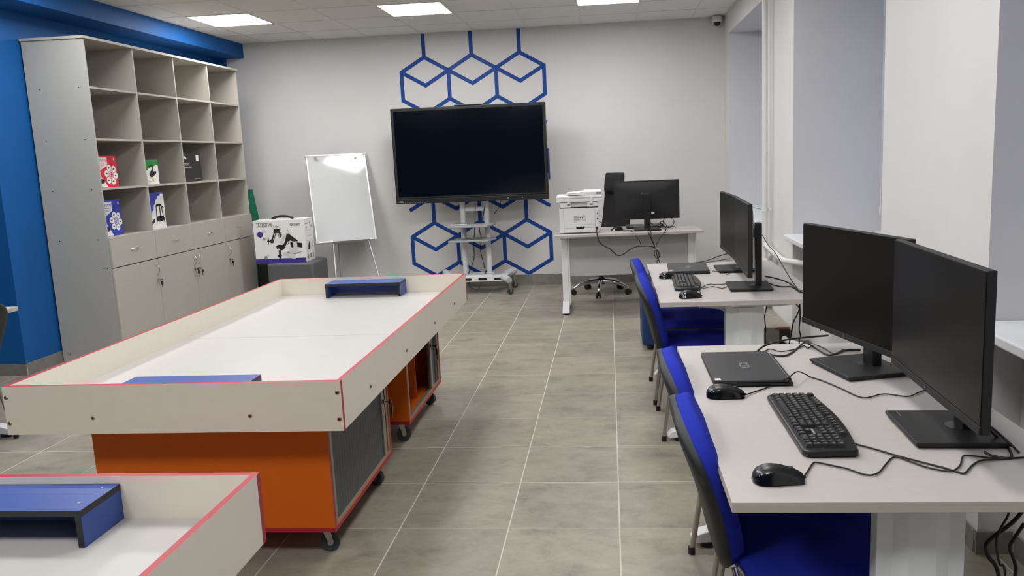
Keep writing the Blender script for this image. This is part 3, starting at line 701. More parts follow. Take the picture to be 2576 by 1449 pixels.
for (x, s) in ((-EW/2, 0), (EW/2, 0), (-EW/2, EH), (EW/2, EH)):
    b = MB(); b.obox(ep(x*0.985, s*0.985+0.007, 0.003), ((1, 0, 0), up, nn), (0.017, 0.017, 0.0105)); b.build('corner_cap', STANDG, t, bevel=0.002)
b = MB(); b.obox(ep(0.04, -0.012, 0.04), ((1, 0, 0), up, nn), (0.20, 0.004, 0.05)); b.obox(ep(0.04, -0.006, 0.088), ((1, 0, 0), up, nn), (0.20, 0.010, 0.003)); b.build('pen_tray', STANDG, t)
for x in (-EW/2+0.10, EW/2-0.105):
    b = MB(); b.cyl(ep(x, EH-0.042, 0.006), ep(x, EH-0.042, 0.030), 0.014, 0.009, seg=16); b.cyl(ep(x, EH-0.042, 0.030), ep(x, EH-0.042, 0.034), 0.015, seg=16); b.build('round_magnet', CHROME, t, smooth=40)
for sx in (-1, 1):
    fx, fy = (0.34, -0.18) if sx > 0 else (-0.17, -0.15)
    b = MB(); b.cyl(ep(sx*0.10, EH-0.02, -0.03), (fx, fy, 0.012), 0.011, seg=10); b.cyl((fx, fy, 0.0), (fx*0.995, fy+0.002, 0.03), 0.014, seg=10, mi=1); b.build('leg', [ALUFRAME, BLACK], t, smooth=40)
b = MB(); b.cyl(ep(-0.04, EH-0.05, -0.05), (-0.04, 0.30, 0.012), 0.012, seg=10); b.cyl((-0.04, 0.30, 0), (-0.04, 0.297, 0.03), 0.015, seg=10, mi=1); b.build('leg', [STANDG, BLACK], t, smooth=40)

# ============================================================ TV ON A MOBILE STAND
t = thing('interactive_display', 'large black flat interactive screen in front of the hexagon mural', 'television', (-1.505, 8.60, 1.017))
TVW, TVH = 1.69, 1.035
b = MB(); b.box(-TVW/2, TVW/2, 0.0, 0.085, 0, TVH); b.build('housing', BLACK, t, bevel=0.006)
b = MB(); b.box(-TVW/2+0.012, TVW/2-0.012, -0.010, 0.0, 0.058, TVH-0.012); b.build('bezel', BLACKMATTE, t, bevel=0.004)
b = MB(); b.box(-TVW/2+0.036, TVW/2-0.030, -0.0125, -0.0102, 0.078, TVH-0.034); b.build('screen', TVGLASS, t)
b = MB(); b.box(-TVW/2+0.006, TVW/2-0.006, -0.022, 0.0, 0.003, 0.055); b.build('front_panel', BLACK, t, bevel=0.004)
b = MB(); b.prism([(0.018, 0.016), (0.034, 0.016), (0.026, 0.034)], (-TVW/2, -0.0222, 0), U, V_, N_, 0.0006); b.box(-TVW/2+0.04, -TVW/2+0.084, -0.0228, -0.022, 0.018, 0.032); b.build('maker_mark', INKGREY, t)
b = MB()
for k in range(9): b.box(-TVW/2+0.10+0.028*k, -TVW/2+0.112+0.028*k, -0.0226, -0.022, 0.010, 0.015)
b.build('port_marks', INKGREY, t)
for x in (-TVW/2+0.355, TVW/2-0.44, TVW/2-0.285):
    b = MB(); b.box(x-0.006, x+0.006, -0.025, -0.022, 0.024, 0.036); b.build('latch', CHROME, t)
b = MB(); b.box(-0.14, 0.16, -0.006, 0.05, TVH, TVH+0.012); b.build('sensor_bar', BLACK, t, bevel=0.004)
b = MB(); b.box(TVW/2, TVW/2+0.014, 0.01, 0.06, 0.28, 0.52); b.build('pen_holder', BLACK, t, bevel=0.003)
b = MB(); b.box(-0.45, 0.45, 0.085, 0.12, 0.15, 0.85); b.build('rear_cover', BLACK, t)

t = thing('display_stand', 'white mobile steel stand with two shelves under the big screen', 'stand', (-1.51, 8.76, 0))
for x in (-0.135, 0.135):
    b = MB(); b.cyl((x, 0, 0.20), (x, 0, 1.60), 0.031, seg=20); b.build('post', STANDW, t, smooth=40)
b = MB(); b.box(-0.104, 0.104, -0.012, 0.012, 0.905, 0.950); b.build('crossbar', STANDW, t, bevel=0.003)
b = MB(); b.box(-0.30, 0.30, -0.036, -0.031, 1.25, 1.80); b.build('mount_plate', STANDW, t)
bm_ = MB(); bm_.box(-0.36, 0.36, -0.012, 0.012, 0.135, 0.195); bm_.box(-0.36, 0.36, 0.0121, 0.16, 0.189, 0.195)
base = bm_.build('base_beam', STANDW, t, bevel=0.004, loc=(0.0, -0.20, 0.0))
for x in (-0.26, -0.085, 0.085, 0.26):
    b = MB(); b.box(x-0.035, x+0.035, -0.0128, -0.0121, 0.150, 0.176); b.cyl((x-0.035, -0.0128, 0.163), (x-0.035, -0.0121, 0.163), 0.013, seg=14); b.cyl((x+0.035, -0.0128, 0.163), (x+0.035, -0.0121, 0.163), 0.013, seg=14); b.build('slot', BLACKMATTE, base)
b = MB(); b.box(-0.19, 0.19, -0.19, 0.04, 0.195, 0.205); b.build('foot_plate', STANDW, t)
def caster_parts(parent, x, y, ztop, r, wd, yaw, bracket, wheelm, name='caster'):
    c, s = math.cos(yaw), math.sin(yaw); f = Vector((c, s, 0)); l = Vector((-s, c, 0)); o = Vector((x, y, 0))
    b = MB(); b.cyl(o+Vector((0, 0, ztop-0.012)), o+Vector((0, 0, ztop)), wd*1.1, seg=14)
    for k in (-1, 1):
        b.prism([(-wd*0.6, ztop-0.012), (wd*0.6, ztop-0.012), (r*0.55+0.008, r), (r*0.55, r-0.008), (r*0.30, r-0.006)], o+l*(k*wd*0.62), f, (0, 0, 1), l*k, 0.003)
    p = b.build(name, bracket, parent, smooth=30)
    ctr = o+f*(r*0.42)+Vector((0, 0, r))
    b = MB(); b.cyl(ctr-l*wd*0.5, ctr+l*wd*0.5, r, seg=24); b.build('wheel', wheelm, p, smooth=30, bevel=0.003)
    b = MB(); b.cyl(ctr-l*wd*0.68, ctr+l*wd*0.68, r*0.3, seg=12); b.build('hub', bracket, p, smooth=30)
    return p
for sx in (-1, 1):
    b = MB(); b.tube([(sx*0.31, -0.19, 0.175), (sx*0.37, -0.28, 0.165), (sx*0.395, -0.318, 0.158)], [0.035, 0.037, 0.034], 16); o = b.build('foot_arm', STANDG, t, smooth=50)
    b = MB(); b.tube([(sx*0.31, -0.05, 0.18), (sx*0.37, 0.07, 0.195), (sx*0.40, 0.14, 0.20)], [0.037, 0.042, 0.036], 16); b.build('foot_arm', STANDG, t, smooth=50)
    caster_parts(t, sx*0.388, -0.31, 0.135, 0.035, 0.022, 0.6, STEEL, RUBBER)
    caster_parts(t, sx*0.388, 0.115, 0.165, 0.035, 0.022, 0.4, STEEL, RUBBER)
for z, wd in ((0.745, 0.235), (0.585, 0.24)):
    b = MB(); b.prism([(-wd-0.02, -0.31), (wd-0.05, -0.31), (wd, -0.06), (wd-0.02, 0.02), (-wd+0.03, 0.02)], (0, 0, z), (1, 0, 0), (0, 1, 0), (0, 0, 1), 0.020); b.build('shelf', SHELFG, t, bevel=0.004)
    for x in (-0.135, 0.135):
        b = MB(); b.prism([(-0.22, 0), (0.03, 0), (0.03, -0.035)], (x-0.012, 0, z), (0, 1, 0), (0, 0, 1), (1, 0, 0), 0.024); b.build('shelf_bracket', SHELFG, t)
t = thing('remote_control', 'small grey and black remote control on the upper stand shelf', 'remote', (-1.655, 8.55, 0.7655), 0.25)
b = MB(); b.box(-0.085, 0.085, -0.022, 0.022, 0, 0.016); b.build('body', STANDG, t, bevel=0.004)
for k in range(5):
    b = MB(); b.box(-0.068+0.03*k, -0.048+0.03*k, -0.012, 0.012, 0.016, 0.019); b.build('button', BLACK, t)
def cable(label, pts, r, loc=None, n=6, cat='cable', group=None, m=None):
    P = [Vector(p) for p in pts]; o0 = P[0] if loc is None else Vector(loc)
    b = MB(); b.tube(spline([p-o0 for p in P], n), r, 7); o = b.build('cable', m or CABLE, None, smooth=60); o.location = o0
    return tag(o, label, cat, group)
cable('thin black cord hanging between the stand posts, left one', [(-1.49, 8.72, 0.99), (-1.50, 8.69, 0.78), (-1.52, 8.66, 0.55), (-1.525, 8.64, 0.38), (-1.58, 8.62, 0.25), (-1.59, 8.62, 0.215)], 0.0045)
cable('thin black cord hanging between the stand posts, right one', [(-1.37, 8.66, 1.0), (-1.40, 8.68, 0.86), (-1.455, 8.70, 0.72), (-1.44, 8.69, 0.60), (-1.45, 8.66, 0.47), (-1.42, 8.64, 0.33), (-1.40, 8.62, 0.21)], 0.0045)
cable('black cord sagging below the screen stand base beam', [(-1.59, 8.60, 0.130), (-1.575, 8.55, 0.09), (-1.52, 8.53, 0.055), (-1.475, 8.53, 0.06), (-1.45, 8.55, 0.11), (-1.445, 8.58, 0.13)], 0.0055)
cable('thin black cord hanging from the big screen beside the right post', [(-1.20, 8.72, 1.01), (-1.235, 8.73, 0.93), (-1.29, 8.74, 0.865)], 0.004)

# ============================================================ ROBOT FIELD TABLES
RX0, RX1, RLEN = -2.195, -0.945, 2.445
def robot_table(label, loc):
    """tray with raised white rim; origin = near right corner on the floor, x to the left is negative"""
    t = thing('robot_field_table', label, 'table', loc, 0, 'robot field tables')
    W = RX1-RX0; T = 0.018; z0, z1, zf = 0.575, 0.755, 0.645
    for x0 in (-W, -T):
        b = MB(); b.box(x0+0.0006, x0+T-0.0006, T, RLEN-T, z0, z1, 0, 1); b.build('rim_board', [TRAY, RED], t, bevel=0.0006)
    for y0 in (0.0, RLEN-T):
        b = MB(); b.box(-W, 0, y0, y0+T, z0, z1, 0, 1); b.build('rim_board', [TRAY, RED], t, bevel=0.0006)
    for (y0, y1) in ((T, 1.1985), (1.2015, RLEN-T)):
        b = MB(); b.box(-W+T, -T, y0, y1, zf-0.018, zf); b.build('field_board', FIELD, t)
    b = MB(); b.box(-W+T+0.03, -T-0.03, 0.10, 0.16, z0, zf-0.018); b.box(-W+T+0.03, -T-0.03, RLEN-0.16, RLEN-0.10, z0, zf-0.018); b.box(-W+T+0.03, -T-0.03, 1.17, 1.23, z0, zf-0.018); b.build('under_frame', TRAY, t)
    def screw(p, n):
        q = MB(); p = Vector(p); n = Vector(n)
        q.cyl(p, p+n*0.003, 0.0085, 0.006, seg=12); q.cyl(p+n*0.003, p+n*0.0033, 0.003, seg=6, mi=1); q.build('screw', [SCREW, INK], t, smooth=40)
    for yy, s in ((0.0, -1), (RLEN, 1)):
        for x in (-0.014, -W+0.012):
            for z in (0.714, 0.618): screw((x-0.0 if x > -0.1 else x, yy, z), (0, s, 0))
        for x in (-0.335, -0.918): screw((x, yy+0.0006*(-s), 0.634), (0, s, 0))
    for y in (0.325, 0.885, 1.48, 2.02):
        screw((0, y, 0.638), (1, 0, 0)); screw((-W, y, 0.638), (-1, 0, 0))
    return t
robot_table('large white robot field table with red edges in the middle of the room', (RX1, 2.575, 0))
robot_table('white robot field table with red edges cut off at the bottom left', (-0.877, 1.785-RLEN, 0))

def rolling_cabinet(label, loc, opened):
    """orange cabinet on casters; local x: left negative .. right 0, y away from viewer"""
    t = thing('rolling_cabinet', label, 'cabinet', loc, 0, 'orange cabinets under the robot tables')
    W, D, z0, z1, T = 0.925, 0.795, 0.118, 0.5745, 0.018
    b = MB(); b.box(-W, -0.001, 0, T, z0+T, z1-T, 0, 1); b.build('end_panel', [ORANGE, RED], t)
    b = MB(); b.box(-W, -0.001, D-T, D, z0+T, z1-T, 0, 1); b.build('end_panel', [ORANGE, RED], t)
    b = MB(); b.box(-W, 0.0, -0.0005, D+0.0005, z0, z0+T, 0, 1); b.build('bottom_panel', [ORANGE, RED], t)
    b = MB(); b.box(-W, 0.0, 0, D, z1-T, z1, 0, 1); b.build('top_panel', [ORANGE, RED], t)
    b = MB(); b.box(-W, -W+T, T, D-T, z0+T, z1-T, 0, 1); b.build('back_panel', [ORANGE, RED], t)
    for (a, c) in ((T, T+0.028), (D-T-0.028, D-T)):
        b = MB(); b.box(-0.022, -0.004, a, c, z0+T+0.006, z1-T); b.build('door_jamb', ALU, t)
    b = MB(); b.box(-0.03, -0.003, T, D-T, z0+T, z0+T+0.006); b.box(-0.010, -0.006, T, D-T, z0+T+0.006, z0+T+0.010); b.build('door_track', ALU, t)
    ya = T+0.03 if not opened else D-T-0.028-0.20
    yb = D-T-0.028
    b = MB(); n = max(4, int((yb-ya)/0.0155)); s = (yb-ya)/n
    for k in range(n): b.box(-0.020, -0.010 if k % 2 else -0.0103, ya+k*s, ya+(k+0.975)*s, z0+T+0.007, z1-T-0.002)
    d = b.build('tambour_door', TAMBOUR, t)
    ly = yb-0.035 if not opened else ya+0.03
    q = MB(); q.box(-0.010, -0.004, ly-0.02, ly+0.02, z0+T+0.01, z1-T-0.004); q.build('door_end_slat', ALU, d)
    q = MB(); q.cyl((-0.004, ly, 0.40), (0.006, ly, 0.40), 0.011, seg=14); q.build('lock', STEEL, d, smooth=40)
    q = MB(); q.cyl((0.006, ly, 0.40), (0.03, ly, 0.40), 0.0025, seg=8); q.box(0.026, 0.036, ly-0.014, ly+0.012, 0.395, 0.405); q.tube([(0.031, ly, 0.397), (0.032, ly+0.01, 0.375)], 0.0016, 6); q.box(0.028, 0.037, ly+0.002, ly+0.024, 0.345, 0.377); q.box(0.031, 0.034, ly+0.009, ly+0.016, 0.318, 0.345); q.build('key', BLACK, d)
    if opened:
        for y in (0.17, 0.40):
            b = MB(); b.box(-0.72, -0.06, y, y+0.016, z0+T, z1-T, 0, 1); b.build('partition', [ORANGE, RED], t)
        b = MB(); b.box(-0.014, -0.008, ya+0.13, ya+0.16, z0+T+0.008, z1-T-0.004); b.build('door_gap', BLACKMATTE, t)
    for (x, y, a) in ((-0.075, 0.085, 0.3), (-0.075, D-0.085, -0.2), (-W+0.075, 0.085, 0.5), (-W+0.075, D-0.085, 0.1)):
        caster_parts(t, x, y, z0, 0.037, 0.026, a, STEEL, RUBBER)
    return t
rolling_cabinet('orange rolling cabinet with closed dark shutter under the large robot table, near end', (-1.068, 2.735, 0), False)
rolling_cabinet('orange rolling cabinet with half open shutter under the large robot table, far end', (-1.085, 3.935, 0), True)
rolling_cabinet('orange rolling cabinet below the robot table at the bottom left', (-1.02, 0.80, 0), False)

def bridge(label, loc, flip=False):
    """low blue U-shaped bridge; origin = centre of the base; open side towards -y"""
    t = thing('field_bridge', label, 'obstacle', loc, PI if flip else 0, 'blue bridges on the robot fields')
    W, D, Hh, T = 0.488, 0.150, 0.0915, 0.016
    for (y0, y1) in ((-D/2, 0.014), (0.0145, D/2)):
        b = MB(); b.box(-W/2, W/2, y0, y1, Hh-T, Hh, 0, 1); b.build('top_board', [BRIDGE, BLACKEDGE], t, bevel=0.0005)
    for s in (-1, 1):
        x0 = -W/2 if s < 0 else W/2-T
        b = MB(); b.box(x0, x0+T, -D/2, D/2, 0, Hh-T, 0, 1); b.build('side_board', [BRIDGE, BLACKEDGE], t, bevel=0.0005)
    b = MB(); b.box(-W/2+T, W/2-T, D/2-T-0.02, D/2-0.02, 0.012, Hh-T, 0, 1); b.build('back_board', [BRIDGE, BLACKEDGE], t)
    for (x, y) in ((-W/2+0.03, -0.035), (W/2-0.03, -0.035), (-W/2+0.03, 0.05), (W/2-0.03, 0.05)):
        b = MB(); b.cyl((x, y, Hh), (x, y, Hh+0.0008), 0.0042, seg=10); b.build('screw', SCREW, t)
    return t
bridge('blue U-shaped bridge at the far rim of the large robot table', (-1.583, 4.925, 0.6452))
bridge('blue U-shaped bridge partly hidden by the near rim of the large robot table', (-1.55, 2.671, 0.6452), True)
bridge('blue U-shaped bridge on the robot table at the bottom left', (-1.473, 1.690, 0.6452))

# ============================================================ STUDENT DESKS
DL, DD = 1.37, 0.80
def student_desk(label, loc, rotz=0.0):
    t = thing('student_desk', label, 'desk', loc, rotz, 'grey student desks')
    b = MB(); b.box(0, DD, 0, DL, 0.726, 0.75, 0, 1); b.build('desktop', [DESK, DESKEDGE], t, bevel=0.0012)
    for y in (0.115, DL-0.115):
        b = MB()
        b.prism([(0.33, 0.055), (0.52, 0.055), (0.52, 0.705), (0.33, 0.705)], (0, y-0.022, 0), (1, 0, 0), (0, 0, 1), (0, 1, 0), 0.044)
        b.prism([(0.345, -0.010), (0.395, -0.022), (0.455, -0.022), (0.505, -0.010), (0.505, 0.010), (0.455, 0.022), (0.395, 0.022), (0.345, 0.010)], (0, y, 0.06), (1, 0, 0), (0, 1.5, 0), (0, 0, 1), 0.64)
        b.build('leg_column', DESKMETAL, t, bevel=0.002)
        top = [(0.03, 0.030), (0.05, 0.052), (0.10, 0.068), (0.20, 0.085), (0.33, 0.094), (0.52, 0.094), (0.62, 0.082), (0.70, 0.068), (0.76, 0.050), (0.78, 0.030)]
        bot = [(0.78, 0.018), (0.72, 0.022), (0.60, 0.044), (0.42, 0.054), (0.24, 0.046), (0.11, 0.024), (0.04, 0.018)]
        b = MB(); b.prism(top+bot, (0, y-0.03, 0), (1, 0, 0), (0, 0, 1), (0, 1, 0), 0.06); b.build('foot', STANDW, t, smooth=25, bevel=0.003)
        for x in (0.095, 0.715):
            b = MB(); b.cyl((x, y, 0), (x, y, 0.024), 0.028, seg=16); b.build('glide', BLACK, t, smooth=40)
        b = MB(); b.prism([(0.14, 0.7255), (0.20, 0.710), (0.27, 0.703), (0.60, 0.703), (0.67, 0.710), (0.73, 0.7255)], (0, y-0.035, 0), (1, 0, 0), (0, 0, 1), (0, 1, 0), 0.07); b.build('top_bracket', DESKMETAL, t)
        for x in (0.40, 0.47):
            b = MB(); b.cyl((x, y-0.035, 0.715), (x, y-0.0365, 0.715), 0.004, seg=8); b.build('bolt', INK, t)
    b = MB(); b.box(0.40, 0.45, 0.14, DL-0.14, 0.62, 0.68); b.build('cross_rail', DESKMETAL, t)
    return t
student_desk('light grey student desk closest to the viewer with two monitors', (0.240, 1.615, 0))
student_desk('light grey student desk farther back with two monitors, in front of the teacher desk', (0.232, 3.870, 0))
student_desk('light grey student desk at the left picture edge, almost out of view', (-3.46, 4.27, 0), PI)

# ============================================================ BLUE CHAIRS
def chair(label, loc, rotz, fabric=FABRIC):
    """visitor chair facing +x, origin on the floor below the seat centre"""
    t = thing('visitor_chair', label, 'chair', loc, rotz, 'blue visitor chairs')
    # backrest: mid line from the seat up, slightly S-shaped, wrapped forward at the sides
    def cl(v):
        s = (v+1)/2
        z = 0.455+0.382*s; x = -0.222-0.135*s-0.020*math.sin(PI*s)*(-1)+0.018*s*s
        return x-0.014, z
    def hw(v):
        s = (v+1)/2; w0 = 0.165+0.06*math.sin(PI*min(1, s*1.15)*0.5)
        if s > 0.62: w0 *= math.sqrt(max(0.02, 1-((s-0.62)/0.385)**2.6))
        if s < 0.10: w0 *= 0.86+1.4*s
        return w0
    mid = lambda u, v: (cl(v)[0]+0.006*abs(u)**2.2*(hw(v)/0.22)**2, u*hw(v), cl(v)[1])
    nrm = lambda u, v: (1, -0.35*u, 0.33)
    b = MB(); b.pad(mid, nrm, lambda u, v: (0.044*(0.58+0.42*math.sqrt(max(0, 1-max(abs(u), abs(v))**5))), 0.002), 25, 31); b.build('back_cushion', fabric, t, smooth=70)
    b = MB(); b.pad(lambda u, v: Vector(mid(u*1.03, v*1.012 if abs(v) > 0.99 else v))+Vector((-0.006, 0, -0.001)), nrm, lambda u, v: (0.004, (0.032-0.004*v)*(0.30+0.70*math.sqrt(max(0, 1-max(abs(u), abs(v))**4)))), 25, 31); b.build('back_shell', SHELLBLK, t, smooth=70)
    # seat
    def sw(v): return 0.232*(1-0.10*max(0, v)**3)*(math.sqrt(max(0.05, 1-((abs(v)-0.78)/0.24)**2)) if abs(v) > 0.78 else 1)
    smid = lambda u, v: (0.235*v, u*sw(v), 0.448+0.012*abs(u)**2-0.020*max(0, v)**3)
    b = MB(); b.pad(smid, lambda u, v: (0, 0, 1), lambda u, v: (0.042*(0.2+0.8*math.sqrt(max(0, 1-max(abs(u), abs(v))**5))), 0.004), 23, 23); b.build('seat_cushion', fabric, t, smooth=70)
    b = MB(); b.pad(lambda u, v: Vector(smid(u*1.015, v))-Vector((0, 0, 0.004)), lambda u, v: (0, 0, 1), lambda u, v: (0.003, 0.018*(1-0.5*max(abs(u), abs(v))**6)), 15, 15); b.build('seat_shell', SHELLBLK, t, smooth=70)
    for s in (-1, 1):
        b = MB(); b.tube(spline([(-0.238, s*0.190, 0.475), (-0.232, s*0.203, 0.448), (-0.218, s*0.21, 0.425), (-0.16, s*0.212, 0.416), (0.05, s*0.212, 0.416), (0.17, s*0.214, 0.414), (0.205, s*0.218, 0.39), (0.225, s*0.228, 0.2), (0.245, s*0.238, 0.022)], 5), 0.0095, 10, flat=1.2); b.build('side_frame', CHROME, t, smooth=60)
        b = MB(); b.tube([(-0.232, s*0.190, 0.475), (-0.205, s*0.202, 0.44), (-0.190, s*0.214, 0.38), (-0.245, s*0.245, 0.016)], 0.0095, 10, flat=1.15); b.build('leg', STEEL, t, smooth=60)
        for (x, y) in ((0.245, 0.238), (-0.2455, 0.2455)):
            b = MB(); b.cyl((x, s*y, 0), (x, s*y, 0.028), 0.0135, seg=10); b.build('foot_cap', BLACK, t, smooth=40)
    b = MB(); b.tube([(0.05, -0.212, 0.412), (0.05, 0.212, 0.412)], 0.010, 8); b.tube([(-0.14, -0.212, 0.412), (-0.14, 0.212, 0.412)], 0.010, 8); b.build('cross_tube', STEEL, t, smooth=60)
    return t
ch = chair('royal blue fabric chair nearest the viewer, tucked under the near desk', (0.515, 2.035, 0), 0)
dup(ch, (0.512, 2.555, 0), 0, 'royal blue fabric chair second from the viewer, at the far half of the near desk')
dup(ch, (0.490, 4.215, 0), 0, 'royal blue fabric chair at the near half of the farther student desk')
dup(ch, (0.480, 4.815, 0), 0, 'royal blue fabric chair farthest from the viewer, beside the laptop desk edge')
dup(ch, (-3.715, 3.88, 0), PI, 'dark backed chair cut off by the left picture edge')

# ============================================================ MONITORS
def monitor(label, loc, rotz, rear=False):
    """27 inch monitor, screen towards -y, origin on the desk below the panel front"""
    t = thing('monitor', label, 'monitor', loc, rotz, 'black desktop monitors')
    W, z0, z1 = 0.612, 0.100, 0.465
    b = MB(); b.box(-W/2, W/2, 0.002, 0.022, z0, z1); b.build('housing', BLACKMATTE, t, bevel=0.003)
    b = MB(); b.box(-W/2+0.003, W/2-0.003, -0.0005, 0.002, z0+0.022, z1-0.004); b.build('screen', SCREEN, t)
    b = MB(); b.box(-W/2+0.001, W/2-0.001, -0.003, 0.002, z0+0.001, z0+0.0205); c = b.build('chin', BLACKMATTE, t, bevel=0.001)
    q = MB(); q.lathe([(0.0042, 0), (0.0062, 0), (0.0062, 0.0006), (0.0042, 0.0006)], (0, 0, 0), 16)
    ring = q.build('ring_mark', mat('faint grey ink', (66, 66, 68), 0.5), c, loc=(-0.022, -0.0032, z0+0.011)); ring.rotation_euler = (PI/2, 0, 0)
    q = MB()
    for k in range(8): q.box(-0.012+0.005*k, -0.009+0.005*k, -0.0034, -0.003, z0+0.008, z0+0.013)
    q.build('maker_name', mat('faint grey ink', (66, 66, 68), 0.5), c)
    b = MB(); b.pad(lambda u, v: (u*(W/2-0.012), 0.022, (z0+z1)/2+v*((z1-z0)/2-0.012)), lambda u, v: (0, 1, 0), lambda u, v: (0.024*(1-max(abs(u), abs(v))**3)+0.0002, 0.001), 17, 13); b.build('rear_cover', BLACKMATTE, t, smooth=50)
    b = MB(); b.box(-0.030, 0.030, 0.072, 0.104, 0.012, 0.345); b.build('stand_column', BLACK, t, bevel=0.004)
    b = MB(); b.box(-0.028, 0.028, 0.030, 0.074, 0.27, 0.315); b.build('arm', BLACK, t, bevel=0.003)
    b = MB(); b.prism([(-0.125, -0.070), (0.125, -0.070), (0.125, 0.150), (-0.125, 0.150)], (0, 0, 0.006), (1, 0, 0), (0, 1, 0), (0, 0, 1), 0.010); base = b.build('base', BLACKMATTE, t, bevel=0.003)
    q = MB(); q.box(-0.118, 0.118, -0.063, 0.143, 0.0, 0.006); q.build('base_foot', BLACK, base)
    q = MB(); q.box(-0.115, -0.075, -0.0445, -0.0432, 0.016, 0.0166); q.build('base_groove', INKGREY, base)
    q = MB(); q.cyl((0, 0.075, 0.016), (0, 0.075, 0.0165), 0.034, seg=20); q.build('base_disc', BLACK, base)
    # rear details
    b = MB(); b.box(-0.19, 0.19, 0.0395, 0.0402, 0.375, 0.3775); b.build('rear_vent', BLACK, t)
    b = MB(); b.prism([(-0.125, 0.112), (0.125, 0.112), (0.085, 0.172), (-0.085, 0.172)], (0, 0.034, 0), (1, 0, 0), (0, 0, 1), (0, 1, 0), 0.006); b.build('port_recess', BLACK, t)
    if rear:
        q = MB(); q.lathe([(0.007, 0), (0.0105, 0), (0.0105, 0.001), (0.007, 0.001)], (0, 0, 0), 20)
        ring = q.build('ring_mark', mat('grey rear mark', (80, 80, 82), 0.5), t, loc=(0.045, 0.0475, 0.345)); ring.rotation_euler = (-PI/2, 0, 0)
        q = MB()
        for k in range(9): q.box(0.022-0.009*k, 0.028-0.009*k, 0.046, 0.0474, 0.340, 0.350)
        q.build('maker_name', mat('faint rear ink', (44, 44, 46), 0.5), t)
        q = MB(); q.box(-0.070, -0.040, 0.040, 0.0412, 0.150, 0.168); q.build('port_label', PAPERW, t)
    return t
ZD = 0.7503
monitor('black monitor nearest the viewer, right of the keyboard on the near desk', (0.800, 2.030, ZD), math.radians(-92))
monitor('black monitor behind the nearest one, angled over the closed laptop desk end', (0.767, 2.612, ZD), math.radians(-75.3))
monitor('black monitor edge-on at the near end of the farther desk, showing its stand column', (0.684, 4.230, ZD), math.radians(-93))
monitor('black monitor at the far end of the farther student desk', (0.706, 4.868, ZD), math.radians(-90))
monitor('black monitor seen from behind on the teacher desk', (0.345, 7.555, ZD), PI, True)

# ============================================================ LAPTOPS
def laptop(label, loc, rotz, sticker=True):
    """closed laptop, hinge at +y, origin on the desk at its centre"""
    t = thing('laptop', label, 'laptop', loc, rotz, 'closed dark grey laptops')
    W, D = 0.362, 0.243
    b = MB(); b.box(-W/2, W/2, -D/2, D/2, 0.003, 0.0135); b.build('base', BLACKMATTE, t, bevel=0.003)
    b = MB(); b.box(-W/2, W/2, -D/2, D/2-0.012, 0.0145, 0.0215); lid = b.build('lid', LAPTOP, t, bevel=0.002)
    b = MB(); b.cyl((-W/2+0.03, D/2-0.007, 0.014), (W/2-0.03, D/2-0.007, 0.014), 0.0075, seg=12); b.build('hinge', BLACK, t, smooth=40)
    for k, (y, h) in enumerate(((0.085, 0.006), (0.06, 0.004), (0.02, 0.004))):
        b = MB(); b.box(W/2, W/2+0.0008, y-0.008, y+0.008, 0.006, 0.006+h); b.build('port', GLOSSBLK, t)
    for sx in (-1, 1):
        for sy in (-1, 1):
            b = MB(); b.cyl((sx*(W/2-0.03), sy*(D/2-0.03), 0), (sx*(W/2-0.03), sy*(D/2-0.03), 0.0035), 0.008, seg=10); b.build('rubber_foot', BLACK, t)
    if sticker:
        b = MB(); b.box(W/2-0.028, W/2-0.010, -D/2+0.004, -D/2+0.022, 0.0215, 0.0219); b.build('sticker', PAPERW, lid)
    # outline emblem on the lid
    z = 0.0218; lw = 0.00045
    b = MB()
    for pts in ([(-0.034, 0.004), (-0.026, 0.014), (0.022, 0.014), (0.034, 0.004), (0.030, -0.010), (0.016, -0.014), (-0.018, -0.014), (-0.034, 0.004)],
                [(-0.016, 0.012), (-0.016, -0.012)], [(-0.016, -0.012), (0.012, -0.012), (0.004, 0.004), (0.012, 0.010), (0.020, -0.004)], [(-0.006, 0.010), (0.004, 0.010)]):
        b.tube([(x, y, z) for x, y in pts], lw, 4)
    b.build('emblem', INKLITE, lid)
    return t
laptop('closed dark laptop with white outline emblem on the near desk', (0.432, 2.622, ZD), math.radians(-90))
laptop('closed dark laptop on the farther student desk', (0.470, 4.918, ZD), math.radians(-92.5))
laptop('closed dark laptop lying behind the stand of the teacher monitor', (0.335, 7.80, ZD), PI, False)

